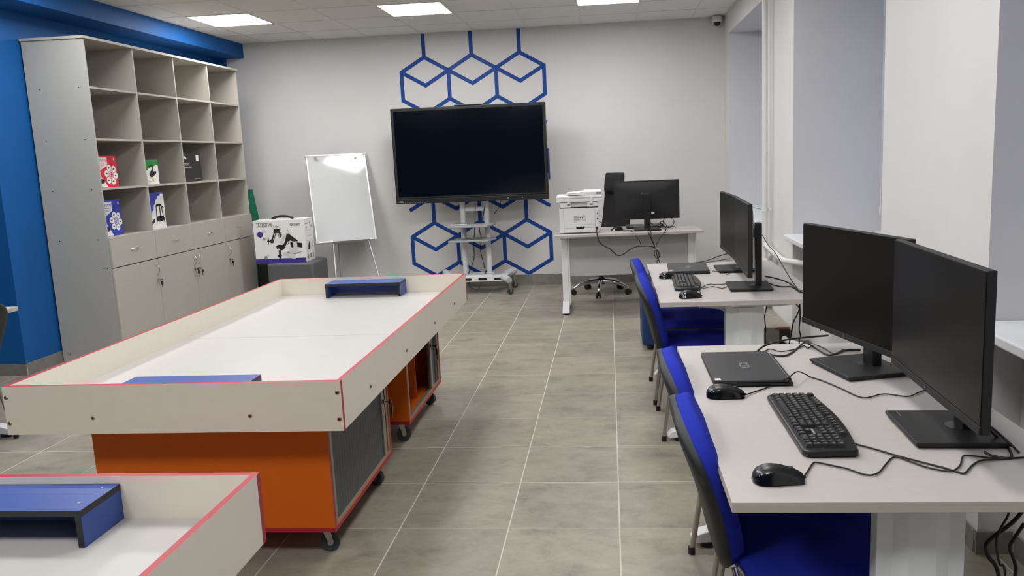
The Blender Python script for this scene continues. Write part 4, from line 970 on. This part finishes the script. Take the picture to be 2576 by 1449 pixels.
# ============================================================ KEYBOARDS
def keyboard(label, loc, rotz, single):
    t = thing('keyboard', label, 'keyboard', loc, rotz, 'black full-size keyboards')
    W, D = 0.456, 0.150
    # body outline with a bowed rear edge
    rear = [(-W/2+0.01+(W-0.02)*k/12, D/2-0.018+0.018*math.sin(PI*k/12)) for k in range(13)]
    out = [(-W/2+0.012, -D/2), (W/2-0.012, -D/2), (W/2, -D/2+0.012), (W/2, D/2-0.03)]+rear[::-1]+[(-W/2, D/2-0.03), (-W/2, -D/2+0.012)]
    b = MB(); b.prism(out, (0, 0, 0.002), (1, 0, 0), (0, 1, 0), (0, 0, 1), 0.016); body = b.build('body', BLACK, t, bevel=0.005, seg=3, smooth=40)
    u = 0.0188; x0 = -W/2+0.0145; rows = []
    y5 = -D/2+0.021
    rows.append((y5+5*u+0.006, [(0, 1), (2, 1), (3, 1), (4, 1), (5, 1), (6.5, 1), (7.5, 1), (8.5, 1), (9.5, 1), (11, 1), (12, 1), (13, 1), (14, 1), (15.25, 1), (16.25, 1), (17.25, 1)]))
    rows.append((y5+4*u, [(k, 1) for k in range(13)]+[(13, 2)]+[(15.25+k, 1) for k in range(3)]+[(18.5+k, 1) for k in range(4)]))
    rows.append((y5+3*u, [(0, 1.5)]+[(1.5+k, 1) for k in range(12)]+[(13.5, 1.5)]+[(15.25+k, 1) for k in range(3)]+[(18.5+k, 1) for k in range(3)]+[(21.5, 1)]))
    rows.append((y5+2*u, [(0, 1.75)]+[(1.75+k, 1) for k in range(11)]+[(12.75, 2.25)]+[(18.5+k, 1) for k in range(4)]))
    rows.append((y5+1*u, [(0, 2.25)]+[(2.25+k, 1) for k in range(10)]+[(12.25, 2.75), (16.25, 1)]+[(18.5+k, 1) for k in range(4)]))
    rows.append((y5, [(0, 1.25), (1.25, 1.25), (2.5, 1.25), (3.75, 6.25), (10, 1.25), (11.25, 1.25), (12.5, 1.25), (13.75, 1.25), (15.25, 1), (16.25, 1), (17.25, 1), (18.5, 2), (20.5, 1), (21.5, 1)]))
    cache = {}; allk = MB()
    def cap(bb, cx, cy, wu, legend=True):
        hw, hd = wu*u/2-0.0003, u/2-0.0003; tw, td, h = hw-0.0024, hd-0.0024, 0.0075; z = 0.018
        vs = [(cx+a*hw, cy+c*hd, z) for a, c in ((-1, -1), (1, -1), (1, 1), (-1, 1))]+[(cx+a*tw, cy+0.001+c*td, z+h) for a, c in ((-1, -1), (1, -1), (1, 1), (-1, 1))]
        bb.add(vs, [(4, 5, 6, 7), (0, 1, 5, 4), (1, 2, 6, 5), (2, 3, 7, 6), (3, 0, 4, 7), (3, 2, 1, 0)], 0)
        if legend and wu < 3:
            for (a, c, e, f) in ((-0.5, 0.35, 0.0016, 0.0022), (0.15, -0.25, 0.0014, 0.0018)):
                lx, ly = cx+a*tw, cy+0.001+c*td
                bb.add([(lx-e, ly-f, z+h+0.0002), (lx+e, ly-f, z+h+0.0002), (lx+e, ly+f, z+h+0.0002), (lx-e, ly+f, z+h+0.0002)], [(0, 1, 2, 3)], 1)
    for y, ks in rows:
        for (kx, wu) in ks:
            cx = x0+(kx+wu/2)*u*0.985
            if single:
                if wu not in cache:
                    bb = MB(); cap(bb, 0, 0, wu); cache[wu] = bb.build('key', [KEY, INKGREY], t); o = cache[wu]
                else:
                    o = cache[wu].copy(); COL.objects.link(o); o.parent = t
                o.location = (cx, y, 0)
            else: cap(allk, cx, y, wu)
    if not single:
        o = allk.build('key', [KEY, INKGREY], t); o['kind'] = 'stuff'
    text_part('lettering', 'Aceline', 0.010, INKLITE, body, (x0+15.35*u, y5+1.7*u, 0.0185), (1, 0, 0), (0, 1, 0), (0, 0, 1), width=0.036)
    for sx in (-1, 1):
        b = MB(); b.box(sx*0.19-0.015, sx*0.19+0.015, -D/2+0.01, -D/2+0.02, 0, 0.002); b.box(sx*0.19-0.015, sx*0.19+0.015, D/2-0.045, D/2-0.035, 0, 0.002); b.build('rubber_foot', BLACKMATTE, t)
    return t
keyboard('black keyboard on the near desk with white brand lettering', (0.520, 2.083, ZD), math.radians(-90), True)
keyboard('black keyboard on the farther student desk between two mice', (0.412, 4.398, ZD), math.radians(-92), False)

# ============================================================ MICE
def mouse(label, loc, rotz, s=1.0):
    t = thing('computer_mouse', label, 'mouse', loc, rotz, 'black computer mice')
    L = 0.112*s; secs = []
    prof = [(-1.0, 0.010, 0.010), (-0.93, 0.021, 0.020), (-0.78, 0.0290, 0.031), (-0.5, 0.0335, 0.0385), (-0.2, 0.0325, 0.0400), (0.1, 0.0300, 0.0375), (0.4, 0.0290, 0.0320), (0.7, 0.0285, 0.0250), (0.9, 0.0255, 0.0185), (1.0, 0.0215, 0.0130)]
    nseg = 17; b = MB(); vs = []; fs = []; mi = []
    for (y, w0, h) in prof:
        for k in range(nseg):
            a = PI*k/(nseg-1); c, q = math.cos(a), math.sin(a)
            ww = w0*(1-0.10*math.exp(-((q-0.35)/0.2)**2))       # waisted sides
            vs.append((c*ww*s*1.04, y*L/2, 0.003+h*0.93*s*q**0.95))
    n = len(prof)
    for i in range(n-1):
        for k in range(nseg-1):
            fs.append((i*nseg+k, i*nseg+k+1, (i+1)*nseg+k+1, (i+1)*nseg+k)); mi.append(0 if 4 <= k <= 11 else 1)
    fs.append(tuple(range(nseg))); mi.append(1); fs.append(tuple(range((n-1)*nseg+nseg-1, (n-1)*nseg-1, -1))); mi.append(1)
    fs.append(tuple([i*nseg for i in range(n)]+[i*nseg+nseg-1 for i in range(n-1, -1, -1)])); mi.append(0)
    b.add([Vector(v) for v in vs], [f[::-1] for f in fs], mi); b.build('body', [BLACK, GLOSSBLK], t, smooth=60)
    q = MB(); q.box(-0.024, 0.024, -0.045, 0.040, 0.0, 0.0035); q.build('glide_pad', BLACKMATTE, t)
    q = MB(); q.cyl((-0.004, 0.030*s, 0.0245*s), (0.004, 0.030*s, 0.0245*s), 0.0085, seg=16); q.build('scroll_wheel', RUBBER, t, smooth=40)
    q = MB(); q.box(-0.0335*s, -0.029*s, -0.012, 0.010, 0.020, 0.027); q.build('side_button', GLOSSBLK, t, bevel=0.001)
    q = MB(); q.tube([(0, y*L/2, 0.0032+0.93*h*s) for (y, w0, h) in prof[5:]], 0.0008, 6); q.build('button_gap', GLOSSBLK, t)
    q = MB(); q.cyl((0, 0.055*s, 0.009), (0, 0.063*s, 0.0075), 0.0035, 0.0025, seg=10); q.build('cable_boot', CABLE, t, smooth=40)
    nn_ = Vector((0.5, -0.6, 0.62)).normalized(); uu_ = Vector((-nn_.y, nn_.x, 0)).normalized(); vv_ = nn_.cross(uu_)
    text_part('lettering', 'AiGate', 0.0075, INKLITE, t, Vector((0.0165, -0.0425, 0.0245))*s-uu_*0.009, uu_, vv_, nn_, depth=0.0036, width=0.018)
    return t
mouse('black mouse nearest the viewer at the near desk corner', (0.357, 1.726, ZD), math.radians(-88))
mouse('black mouse in front of the closed laptop on the near desk', (0.330, 2.348, ZD), math.radians(-93))
mouse('black mouse at the near corner of the farther student desk', (0.389, 3.985, ZD), math.radians(-87))
mouse('black mouse beside the laptop on the farther student desk', (0.330, 4.625, ZD), math.radians(-88))
mouse('small black mouse on the teacher desk beside the printer', (0.062, 7.56, ZD), math.radians(100))

# ============================================================ TEACHER DESK
t = thing('teacher_desk', 'light grey teacher desk with modesty panel carrying printer and monitor', 'desk', (-0.522, 7.258, 0), 0.028)
L = 1.372
out = [(0, 0), (L, 0), (L-0.02, 0.42)]+[(L-0.10-0.55*k/10, 0.44+0.24*(0.5-0.5*math.cos(PI*k/10))) for k in range(11)]+[(0, 0.68)]
b = MB(); b.prism(out, (0, 0, 0.727), (1, 0, 0), (0, 1, 0), (0, 0, 1), 0.023); b.build('desktop', DESK, t, bevel=0.0015)
for x in (0.055, L-0.12):
    b = MB(); b.box(x, x+0.058, 0.22, 0.28, 0.05, 0.70); b.box(x+0.0585, x+0.075, 0.225, 0.275, 0.05, 0.70); b.build('leg_column', DESKMETAL, t, bevel=0.003)
    y1 = 0.60 if x < 0.5 else 0.40
    b = MB(); b.prism([(0.0, 0.022), (0.03, 0.046), (0.20, 0.088), (0.30, 0.088), (y1-0.04, 0.048), (y1, 0.024), (y1, 0.014), (0.30, 0.045), (0.20, 0.045), (0.0, 0.012)], (x-0.004, 0, 0), (0, 1, 0), (0, 0, 1), (1, 0, 0), 0.066); b.build('foot', STANDW, t, bevel=0.003)
    for y in (0.045, y1-0.05):
        b = MB(); b.cyl((x+0.03, y, 0), (x+0.03, y, 0.03), 0.028, seg=16); b.build('glide', BLACK, t, smooth=40)
    b = MB(); b.box(x, x+0.058, 0.05, y1-0.08, 0.70, 0.7268); b.build('top_bracket', DESKMETAL, t)
b = MB(); b.box(0.132, L-0.124, 0.235, 0.252, 0.33, 0.715); b.build('modesty_panel', MODESTY, t)

# ============================================================ PRINTER (seen from behind)
PRT = mat('printer plastic', (226, 225, 222), 0.4, var=0.01)
PW = 0.368
t = thing('printer', 'white multifunction laser printer seen from behind on the teacher desk', 'printer', (-0.296, 7.585, ZD), 0.03)
b = MB(); b.box(-PW/2, PW/2, -0.20, 0.18, 0.006, 0.238); b.build('body', PRT, t, bevel=0.006)
b = MB(); b.box(-PW/2+0.005, PW/2-0.005, -0.196, 0.17, 0.238, 0.247); b.build('seam', BLACKMATTE, t)
b = MB(); b.box(-PW/2+0.042, PW/2-0.036, -0.205, -0.2, 0.012, 0.236); b.build('rear_door', PRT, t, bevel=0.002)
b = MB(); b.box(-PW/2+0.05, PW/2-0.040, -0.2085, -0.2052, 0.056, 0.083); b.build('rear_tray', PRT, t, bevel=0.0015)
b = MB()
for z in (0.0545, 0.0845): b.box(-PW/2+0.044, PW/2-0.04, -0.2056, -0.2050, z-0.0008, z+0.0008)
b.box(-PW/2+0.0395, -PW/2+0.0415, -0.2006, -0.2, 0.012, 0.236); b.box(PW/2-0.0355, PW/2-0.034, -0.2006, -0.2, 0.012, 0.236); b.build('panel_gap', INKGREY, t)
b = MB(); b.box(-0.030, 0.042, -0.2110, -0.2086, 0.046, 0.067); b.build('tray_grip', BLACK, t, bevel=0.004)
b = MB(); b.box(-0.03, 0.03, -0.2075, -0.2051, 0.213, 0.236); b.build('door_tab', PRT, t, bevel=0.002)
b = MB(); b.box(-0.052, 0.062, -0.2056, -0.2051, 0.118, 0.166); lab = b.build('rating_label', INKLITE, t)
b = MB()
for k, (x0, x1) in enumerate(((-0.048, -0.02), (-0.048, 0.0), (-0.048, -0.01), (-0.048, 0.005))): b.box(x0, x1, -0.206, -0.2056, 0.157-0.010*k, 0.160-0.010*k)
b.box(0.034, 0.058, -0.206, -0.2056, 0.122, 0.134); b.cyl((0.014, -0.206, 0.148), (0.014, -0.2056, 0.148), 0.006, seg=10); b.cyl((0.030, -0.206, 0.148), (0.030, -0.2056, 0.148), 0.005, seg=10); b.build('printed_lines', INK, lab)
b = MB(); b.box(0.037, 0.055, -0.2064, -0.206, 0.124, 0.132); b.build('printed_field', PAPERW, lab)
b = MB(); b.box(-0.05, -0.02, -0.2056, -0.2051, 0.106, 0.110); b.build('printed_lines', INKGREY, t)
b = MB(); b.box(PW/2-0.018, PW/2-0.006, -0.2015, -0.2, 0.173, 0.188); b.build('network_port', BLACK, t)
b = MB(); b.box(PW/2-0.020, PW/2-0.006, -0.2015, -0.2, 0.125, 0.139); b.build('usb_port', BLACK, t)
b = MB(); b.box(PW/2-0.032, PW/2-0.012, -0.222, -0.2, 0.034, 0.060); b.build('power_plug', BLACK, t, bevel=0.003)
# neck with hinge blocks, scanner bed, document feeder
b = MB(); b.box(-PW/2+0.055, PW/2-0.02, -0.17, 0.16, 0.247, 0.295); b.build('neck', PRT, t, bevel=0.004)
for (x0, x1) in ((-PW/2+0.010, -PW/2+0.112), (PW/2-0.105, PW/2-0.006)):
    b = MB(); b.box(x0, x1, -0.197, -0.11, 0.245, 0.291); b.build('hinge_block', PRT, t, bevel=0.005)
for x in (-0.094, 0.118):
    b = MB(); b.box(x-0.014, x+0.014, -0.1985, -0.1972, 0.262, 0.276); b.build('hinge_slot', INKGREY, t)
    b = MB(); b.box(x-0.014, x+0.014, -0.214, -0.208, 0.278, 0.332); b.build('hinge_strap', PRT, t, bevel=0.002)
b = MB(); b.box(-PW/2-0.024, PW/2+0.034, -0.207, 0.20, 0.295, 0.328); b.build('scanner_bed', PRT, t, bevel=0.004)
b = MB(); b.box(-PW/2-0.024, PW/2+0.034, -0.206, 0.20, 0.3295, 0.352); b.build('scanner_lid', PRT, t, bevel=0.008)
b = MB(); b.box(0.05, PW/2+0.034, -0.20, 0.18, 0.352, 0.390); b.build('document_feeder', PRT, t, bevel=0.008)
b = MB(); b.prism([(-0.112, 0.372), (-0.11, 0.366), (0.06, 0.352), (0.06, 0.386)], (0, -0.18, 0), (1, 0, 0), (0, 0, 1), (0, 1, 0), 0.34); b.build('paper_tray', PRT, t, bevel=0.002)
b = MB(); b.prism([(-0.108, 0.3715), (0.07, 0.3795), (0.07, 0.3825), (-0.108, 0.3735)], (0, -0.1812, 0), (1, 0, 0), (0, 0, 1), (0, 1, 0), 0.001); b.box(-0.09, 0.04, -0.2066, -0.206, 0.349, 0.3515); b.build('tray_slit', BLACKMATTE, t)
b = MB(); b.box(PW/2-0.018, PW/2+0.030, -0.2012, -0.2, 0.362, 0.382); b.build('feeder_vent', INKGREY, t)
for sx in (-1, 1):
    for sy in (-0.15, 0.13):
        b = MB(); b.cyl((sx*0.14, sy, 0), (sx*0.14, sy, 0.007), 0.012, seg=10); b.build('rubber_foot', BLACK, t)

# ============================================================ OFFICE CHAIR behind the teacher desk
t = thing('office_chair', 'black mesh office chair with chrome star base behind the teacher desk', 'chair', (-0.115, 8.39, 0), math.radians(-52))
for k in range(5):
    a = 2*PI*k/5+0.50
    d = Vector((math.cos(a), math.sin(a), 0))
    b = MB(); b.tube([d*0.03+Vector((0, 0, 0.135)), d*0.12+Vector((0, 0, 0.132)), d*0.22+Vector((0, 0, 0.112)), d*0.29+Vector((0, 0, 0.080)), d*0.305+Vector((0, 0, 0.062))], [0.026, 0.024, 0.020, 0.016, 0.012], 10); arm = b.build('base_arm', CHROME, t, smooth=60)
    l = Vector((-d.y, d.x, 0)); c = d*0.305+Vector((0, 0, 0.029))
    b = MB()
    for s in (-1, 1): b.cyl(c+l*s*0.008, c+l*s*0.028, 0.029, seg=18)
    b.cyl(c-l*0.008, c+l*0.008, 0.010, seg=10); b.cyl(c+Vector((0, 0, 0.01)), c+Vector((0, 0, 0.045)), 0.007, seg=8); b.build('caster', BLACK, arm, smooth=40)
b = MB(); b.cyl((0, 0, 0.10), (0, 0, 0.17), 0.035, seg=20); b.build('base_hub', BLACK, t, smooth=40)
b = MB(); b.cyl((0, 0, 0.17), (0, 0, 0.40), 0.025, seg=16); b.build('gas_column', BLACK, t, smooth=40)
b = MB(); b.box(-0.10, 0.12, -0.09, 0.09, 0.40, 0.44); b.build('mechanism', BLACK, t, bevel=0.006)
b = MB(); b.pad(lambda u, v: (u*0.245*(1-0.12*abs(v)**4), 0.01+v*0.235*(1-0.12*abs(u)**4), 0.455), lambda u, v: (0, 0, 1), lambda u, v: (0.055*(1-0.85*max(abs(u), abs(v))**5)+0.002, 0.014), 15, 15); b.build('seat', MESHBLK, t, smooth=70)
bk = lambda s: (0.215+0.055*s+0.03*math.sin(PI*s), 0.50+0.56*s)     # y, z of the back line, chair faces -y
b = MB(); b.pad(lambda u, v: (u*(0.225-0.055*((v+1)/2)**1.5), bk((v+1)/2)[0]-0.05*u*u, bk((v+1)/2)[1]), lambda u, v: (0, -1, 0.12), lambda u, v: (0.010, 0.012*(1-0.7*max(abs(u), abs(v))**6)), 13, 17); b.build('backrest', MESHBLK, t, smooth=70)
b = MB(); b.tube(spline([(-0.225, bk(0)[0]-0.05, bk(0)[1]), (-0.215, bk(0.5)[0]-0.05, bk(0.5)[1]), (-0.17, bk(1)[0]-0.04, bk(1)[1])], 5), 0.014, 8); b.tube(spline([(0.225, bk(0)[0]-0.05, bk(0)[1]), (0.215, bk(0.5)[0]-0.05, bk(0.5)[1]), (0.17, bk(1)[0]-0.04, bk(1)[1])], 5), 0.014, 8); b.tube([(-0.17, bk(1)[0]-0.04, bk(1)[1]), (0, bk(1)[0], bk(1)[1]+0.01), (0.17, bk(1)[0]-0.04, bk(1)[1])], 0.014, 8); b.build('back_frame', BLACK, t, smooth=60)
b = MB(); b.tube([(0, 0.10, 0.42), (0, 0.22, 0.43), (0, 0.275, 0.52), (0, 0.30, 0.75), (0, 0.285, 1.12)], [0.026, 0.026, 0.024, 0.022, 0.018], 10); b.build('back_spine', BLACK, t, smooth=60)
b = MB(); b.pad(lambda u, v: (u*0.160*(1-0.1*abs(v)**3), 0.262-0.05*u*u+0.015*v, 1.165+v*0.105), lambda u, v: (0, -1, 0.0), lambda u, v: (0.040*(1-0.8*max(abs(u), abs(v))**4), 0.016*(1-0.5*max(abs(u), abs(v))**4)), 13, 11); b.build('headrest', MESHBLK, t, smooth=70)
for s in (-1, 1):
    b = MB(); b.tube(spline([(s*0.20, 0.02, 0.435), (s*0.275, 0.02, 0.46), (s*0.295, 0.03, 0.56), (s*0.29, 0.03, 0.655)], 4), 0.014, 8); b.build('armrest_post', BLACK, t, smooth=60)
    b = MB(); b.box(s*0.29-0.035, s*0.29+0.035, -0.11, 0.13, 0.655, 0.685); b.build('armrest_pad', BLACK, t, bevel=0.012, seg=3, smooth=40)

# ============================================================ CABLES
CB = {
'nm1':[(0.38,2.333,0.757),(0.419,2.376,0.754),(0.468,2.421,0.754),(0.512,2.461,0.758),(0.533,2.42,0.785),(0.57,2.467,0.79),(0.609,2.525,0.765),(0.626,2.53,0.754),(0.652,2.487,0.754),(0.685,2.404,0.754),(0.722,2.307,0.754),(0.792,2.339,0.754),(0.849,2.312,0.754),(0.893,2.347,0.754),(0.932,2.382,0.754)],
'nm2':[(0.411,1.725,0.757),(0.431,1.763,0.754),(0.454,1.81,0.754),(0.468,1.821,0.754),(0.507,1.796,0.754),(0.526,1.783,0.754),(0.547,1.756,0.754),(0.566,1.745,0.754),(0.589,1.76,0.754),(0.615,1.799,0.754),(0.646,1.846,0.753),(0.661,1.85,0.754),(0.681,1.822,0.754),(0.705,1.787,0.754),(0.734,1.767,0.754),(0.751,1.765,0.754),(0.78,1.795,0.754),(0.81,1.85,0.754),(0.829,1.855,0.754),(0.875,1.838,0.754),(0.913,1.84,0.753)],
'nkb':[(0.589,1.939,0.754),(0.63,1.897,0.754),(0.663,1.859,0.754),(0.7,1.822,0.754),(0.741,1.786,0.753),(0.761,1.762,0.753),(0.772,1.754,0.753),(0.792,1.776,0.754),(0.809,1.799,0.753),(0.838,1.824,0.754),(0.871,1.831,0.754),(0.943,1.842,0.754)],
'nlapA':[(0.513,2.853,0.754),(0.53,2.865,0.765),(0.556,2.878,0.775),(0.624,2.887,0.79),(0.723,2.925,0.79),(0.782,2.901,0.8)],
'nlapB':[(0.542,2.865,0.754),(0.575,2.897,0.754),(0.6,2.86,0.754),(0.653,2.883,0.754),(0.702,2.936,0.754),(0.708,2.9,0.754),(0.744,2.948,0.754),(0.764,2.898,0.754),(0.778,2.817,0.754),(0.829,2.875,0.754)],
'nlapC':[(0.551,2.821,0.754),(0.599,2.798,0.754),(0.638,2.842,0.754),(0.679,2.918,0.754),(0.703,2.939,0.765),(0.715,2.919,0.765),(0.735,2.901,0.754),(0.75,2.8,0.754),(0.782,2.812,0.754),(0.831,2.86,0.754),(0.883,2.858,0.754)],
'nmonB':[(0.894,1.917,0.8),(0.925,1.94,0.77),(0.94,1.922,0.754),(0.925,1.863,0.754),(0.908,1.837,0.754),(0.879,1.855,0.753),(0.871,1.877,0.754)],
'nmonB2':[(0.878,1.879,0.82),(0.914,1.909,0.79),(0.934,1.895,0.77),(0.943,1.864,0.756)],
'flapA':[(0.542,5.205,0.7535),(0.589,5.215,0.757),(0.63,5.21,0.767),(0.70,5.22,0.79),(0.775,5.22,0.81)],
'flapB':[(0.587,5.185,0.754),(0.659,5.224,0.754),(0.728,5.292,0.754),(0.796,5.345,0.754)],
'flapC':[(0.608,4.827,0.754),(0.655,4.771,0.754),(0.676,4.677,0.754),(0.718,4.805,0.754)],
'fm1':[(0.383,4.622,0.757),(0.404,4.64,0.754),(0.425,4.649,0.754),(0.451,4.711,0.754),(0.488,4.735,0.754)],
'fkb':[(0.484,4.267,0.754),(0.522,4.347,0.754),(0.577,4.337,0.754),(0.647,4.348,0.754),(0.709,4.353,0.754)],
'fm2':[(0.437,3.979,0.757),(0.452,4.071,0.754),(0.446,4.054,0.77),(0.434,4.109,0.785),(0.45,4.142,0.785),(0.479,4.193,0.76),(0.538,4.276,0.754),(0.584,4.214,0.754),(0.641,4.311,0.754),(0.712,4.368,0.754)],
'fbk1':[(0.821,4.281,0.8),(0.874,4.31,0.785),(0.926,4.269,0.77),(0.949,4.213,0.757),(0.947,4.075,0.754)],
'fbk2':[(0.846,4.415,0.754),(0.853,4.298,0.754),(0.891,4.218,0.753),(0.935,4.203,0.754),(0.949,4.12,0.753)],
'fbk3':[(0.93,5.123,0.948),(0.93,4.969,0.95),(0.93,4.771,0.908),(0.93,4.573,0.888),(0.93,4.405,0.849),(0.93,4.18,0.799),(0.93,3.996,0.769)],
'desk2hang1':[(0.98,5.082,0.473),(0.98,5.105,0.438),(0.98,5.143,0.4),(0.98,5.135,0.367),(0.98,5.105,0.321),(0.98,5.124,0.27),(0.98,5.105,0.229)],
'desk2hang2':[(1.06,4.646,0.577),(1.06,4.575,0.574),(1.06,4.546,0.56),(1.06,4.601,0.515),(1.06,4.687,0.455),(1.06,4.73,0.389),(1.06,4.79,0.304)],
'desk2hang3':[(1.08,4.619,0.579),(1.08,4.608,0.499),(1.08,4.629,0.426),(1.08,4.594,0.393),(1.08,4.627,0.344)],
'corner1':[(1.004,1.95,0.573),(0.979,1.95,0.54),(0.947,1.95,0.512),(0.923,1.95,0.49),(0.917,1.95,0.471),(0.926,1.95,0.447),(0.952,1.95,0.396)],
'corner2':[(0.916,1.85,0.62),(0.918,1.85,0.607),(0.902,1.85,0.573),(0.895,1.85,0.55),(0.895,1.85,0.525),(0.904,1.85,0.483),(0.918,1.85,0.452)],
'corner3':[(1.033,2.0,0.512),(1.007,2.0,0.466),(1.0,2.0,0.445),(1.009,2.0,0.42),(1.018,2.0,0.39),(1.017,2.0,0.368)],
'tprint':[(-0.126,7.4,0.876),(-0.086,7.4,0.841),(-0.05,7.4,0.83),(-0.016,7.4,0.849)],
'tpower':[(-0.133,7.37,0.794),(-0.127,7.26,0.764),(-0.111,7.24,0.69),(-0.07,7.24,0.648),(-0.011,7.24,0.613),(0.028,7.24,0.574),(0.067,7.24,0.55),(0.118,7.24,0.566),(0.169,7.24,0.603),(0.229,7.24,0.626),(0.329,7.24,0.63),(0.379,7.24,0.62),(0.403,7.24,0.602)],
'tmouse':[(0.097,7.5,0.76),(0.139,7.42,0.765),(0.177,7.34,0.768),(0.201,7.3,0.769),(0.183,7.285,0.764),(0.217,7.265,0.757),(0.226,7.255,0.725),(0.26,7.25,0.676),(0.274,7.25,0.636)],
'tb1':[(0.34,7.45,0.785),(0.338,7.28,0.762),(0.358,7.25,0.712),(0.385,7.245,0.646),(0.402,7.24,0.6)],
'tb2':[(0.36,7.45,0.778),(0.367,7.28,0.754),(0.367,7.25,0.711),(0.392,7.245,0.639),(0.403,7.24,0.597)],
'tb3':[(0.519,7.45,0.785),(0.504,7.3,0.767),(0.471,7.255,0.727),(0.438,7.25,0.689),(0.414,7.245,0.645),(0.405,7.24,0.6)],
'tloop':[(0.405,7.24,0.597),(0.393,7.24,0.574),(0.394,7.24,0.541),(0.415,7.24,0.515),(0.437,7.24,0.526),(0.441,7.24,0.553),(0.416,7.24,0.59),(0.412,7.24,0.554),(0.427,7.24,0.507),(0.44,7.24,0.47),(0.449,7.24,0.434)],
'tloop2':[(0.407,7.24,0.594),(0.425,7.24,0.566),(0.434,7.24,0.533),(0.417,7.24,0.494),(0.41,7.24,0.435)],
'tcoil':[(0.376,7.62,0.816),(0.416,7.62,0.777),(0.442,7.62,0.759),(0.469,7.62,0.744),(0.53,7.62,0.755),(0.608,7.62,0.746),(0.615,7.62,0.759),(0.571,7.62,0.769),(0.524,7.62,0.766),(0.484,7.62,0.791),(0.477,7.62,0.812),(0.504,7.62,0.811),(0.531,7.62,0.776),(0.523,7.62,0.749),(0.442,7.62,0.752),(0.429,7.62,0.773),(0.463,7.62,0.792),(0.517,7.62,0.79)],
'tcoil2':[(0.504,7.62,0.797),(0.504,7.62,0.825),(0.532,7.62,0.848),(0.572,7.62,0.848),(0.602,7.62,0.821),(0.598,7.62,0.787),(0.571,7.62,0.761),(0.537,7.62,0.759)],
}
def cb(key, label, r=0.0024, extra=None, group=None):
    cable(label, CB[key]+(extra or []), r, group=group)
G = 'loose desk cables'
cb('nm1', 'thin black mouse cable running past the laptop corner on the near desk', 0.0021, group=G)
cb('nm2', 'thin black cable from the nearest mouse wandering across the near desk', 0.0021, group=G)
cb('nkb', 'thin black keyboard cable running towards the near desk back edge', 0.0023, group=G)
cb('nlapA', 'thick black cable arching up from behind the near laptop', 0.0036, group=G)
cb('nlapB', 'thin black cable winding behind the near laptop', 0.0020, group=G)
cb('nlapC', 'black power cable looping behind the near laptop', 0.0032, group=G)
cb('nmonB', 'black cable curling behind the nearest monitor base', 0.0034, group=G)
cb('nmonB2', 'black cable dropping behind the nearest monitor', 0.0030, group=G)
cb('flapA', 'black cable leaving the far edge of the farther laptop', 0.0032, group=G)
cb('flapB', 'thin black cable beside the farther laptop', 0.0020, group=G)
cb('flapC', 'short thin cable between farther laptop and monitor base', 0.0020, group=G)
cb('fm1', 'thin cable of the mouse beside the farther laptop', 0.0020, group=G)
cb('fkb', 'thin keyboard cable on the farther student desk', 0.0022, group=G)
cb('fm2', 'thin mouse cable crossing the farther keyboard corner', 0.0020, group=G)
cb('fbk1', 'black cable bundle strand sagging behind the farther monitor stand', 0.0038, [(0.97, 4.02, 0.752), (1.045, 4.0, 0.748), (1.05, 4.0, 0.6)], group=G)
cb('fbk2', 'black cable lying behind the farther monitor base', 0.0032, [(0.96, 4.08, 0.7535), (1.042, 4.05, 0.75), (1.048, 4.04, 0.55)], group=G)
cb('fbk3', 'thin black cable slanting down from the farther monitor arm', 0.0026, group=G)
cb('desk2hang1', 'thin black cable hanging behind the leg of the farther student desk', 0.0036, [(0.985, 5.12, 0.12), (1.0, 5.15, 0.006)], group=G)
cb('desk2hang2', 'black cable hanging down behind the farther desk back edge', 0.0040, [(1.05, 4.82, 0.15), (1.04, 4.86, 0.006)], group=G)
cb('desk2hang3', 'black cable hanging straight down beside the niche wall', 0.0040, [(1.085, 4.62, 0.15), (1.09, 4.65, 0.006)], group=G)
cb('corner1', 'thick black cable hanging below the near desk at the right picture edge', 0.0052, [(0.98, 1.96, 0.2), (0.99, 2.0, 0.006)], group=G)
cb('corner2', 'thin black cable hanging below the near desk at the right picture edge', 0.0028, [(0.93, 1.86, 0.2), (0.95, 1.9, 0.006)], group=G)
cb('corner3', 'black cable curving down near the niche skirting at the right picture edge', 0.0046, [(1.01, 2.0, 0.2), (1.02, 2.02, 0.006)], group=G)
G = 'cables of the teacher desk'
cb('tprint', 'short black cable plugged into the printer side', 0.0035, group=G)
cb('tpower', 'black printer power cable sagging in front of the modesty panel', 0.0050, group=G)
cb('tmouse', 'thin mouse cable dropping over the teacher desk front edge', 0.0026, group=G)
cb('tb1', 'black cable dropping from the teacher monitor stand, left strand', 0.0036, group=G)
cb('tb2', 'black cable dropping from the teacher monitor stand, middle strand', 0.0036, group=G)
cb('tb3', 'black cable dropping from the teacher monitor base, right strand', 0.0036, group=G)
cb('tloop', 'tied loop of black cable hanging in front of the modesty panel', 0.0036, [(0.45, 7.24, 0.30), (0.46, 7.25, 0.05), (0.47, 7.26, 0.006)], group=G)
cb('tloop2', 'black cable hanging from the tied bundle to the floor', 0.0036, [(0.40, 7.24, 0.30), (0.40, 7.25, 0.05), (0.39, 7.26, 0.006)], group=G)
cb('tcoil', 'messy coil of black cable beside the teacher monitor base', 0.0034, group=G)
cb('tcoil2', 'upright loop of black cable right of the teacher monitor base', 0.0034, group=G)
t = thing('cable_tie', 'white tie around the hanging cable bundle', 'tie', (0.404, 7.24, 0.598))
b = MB(); b.lathe([(0.010, -0.004), (0.012, -0.004), (0.012, 0.004), (0.010, 0.004)], (0, 0, 0), 12); b.build('band', PAPERW, t)
b = MB(); b.box(0.010, 0.028, -0.002, 0.002, -0.001, 0.003); b.build('tail', PAPERW, t)
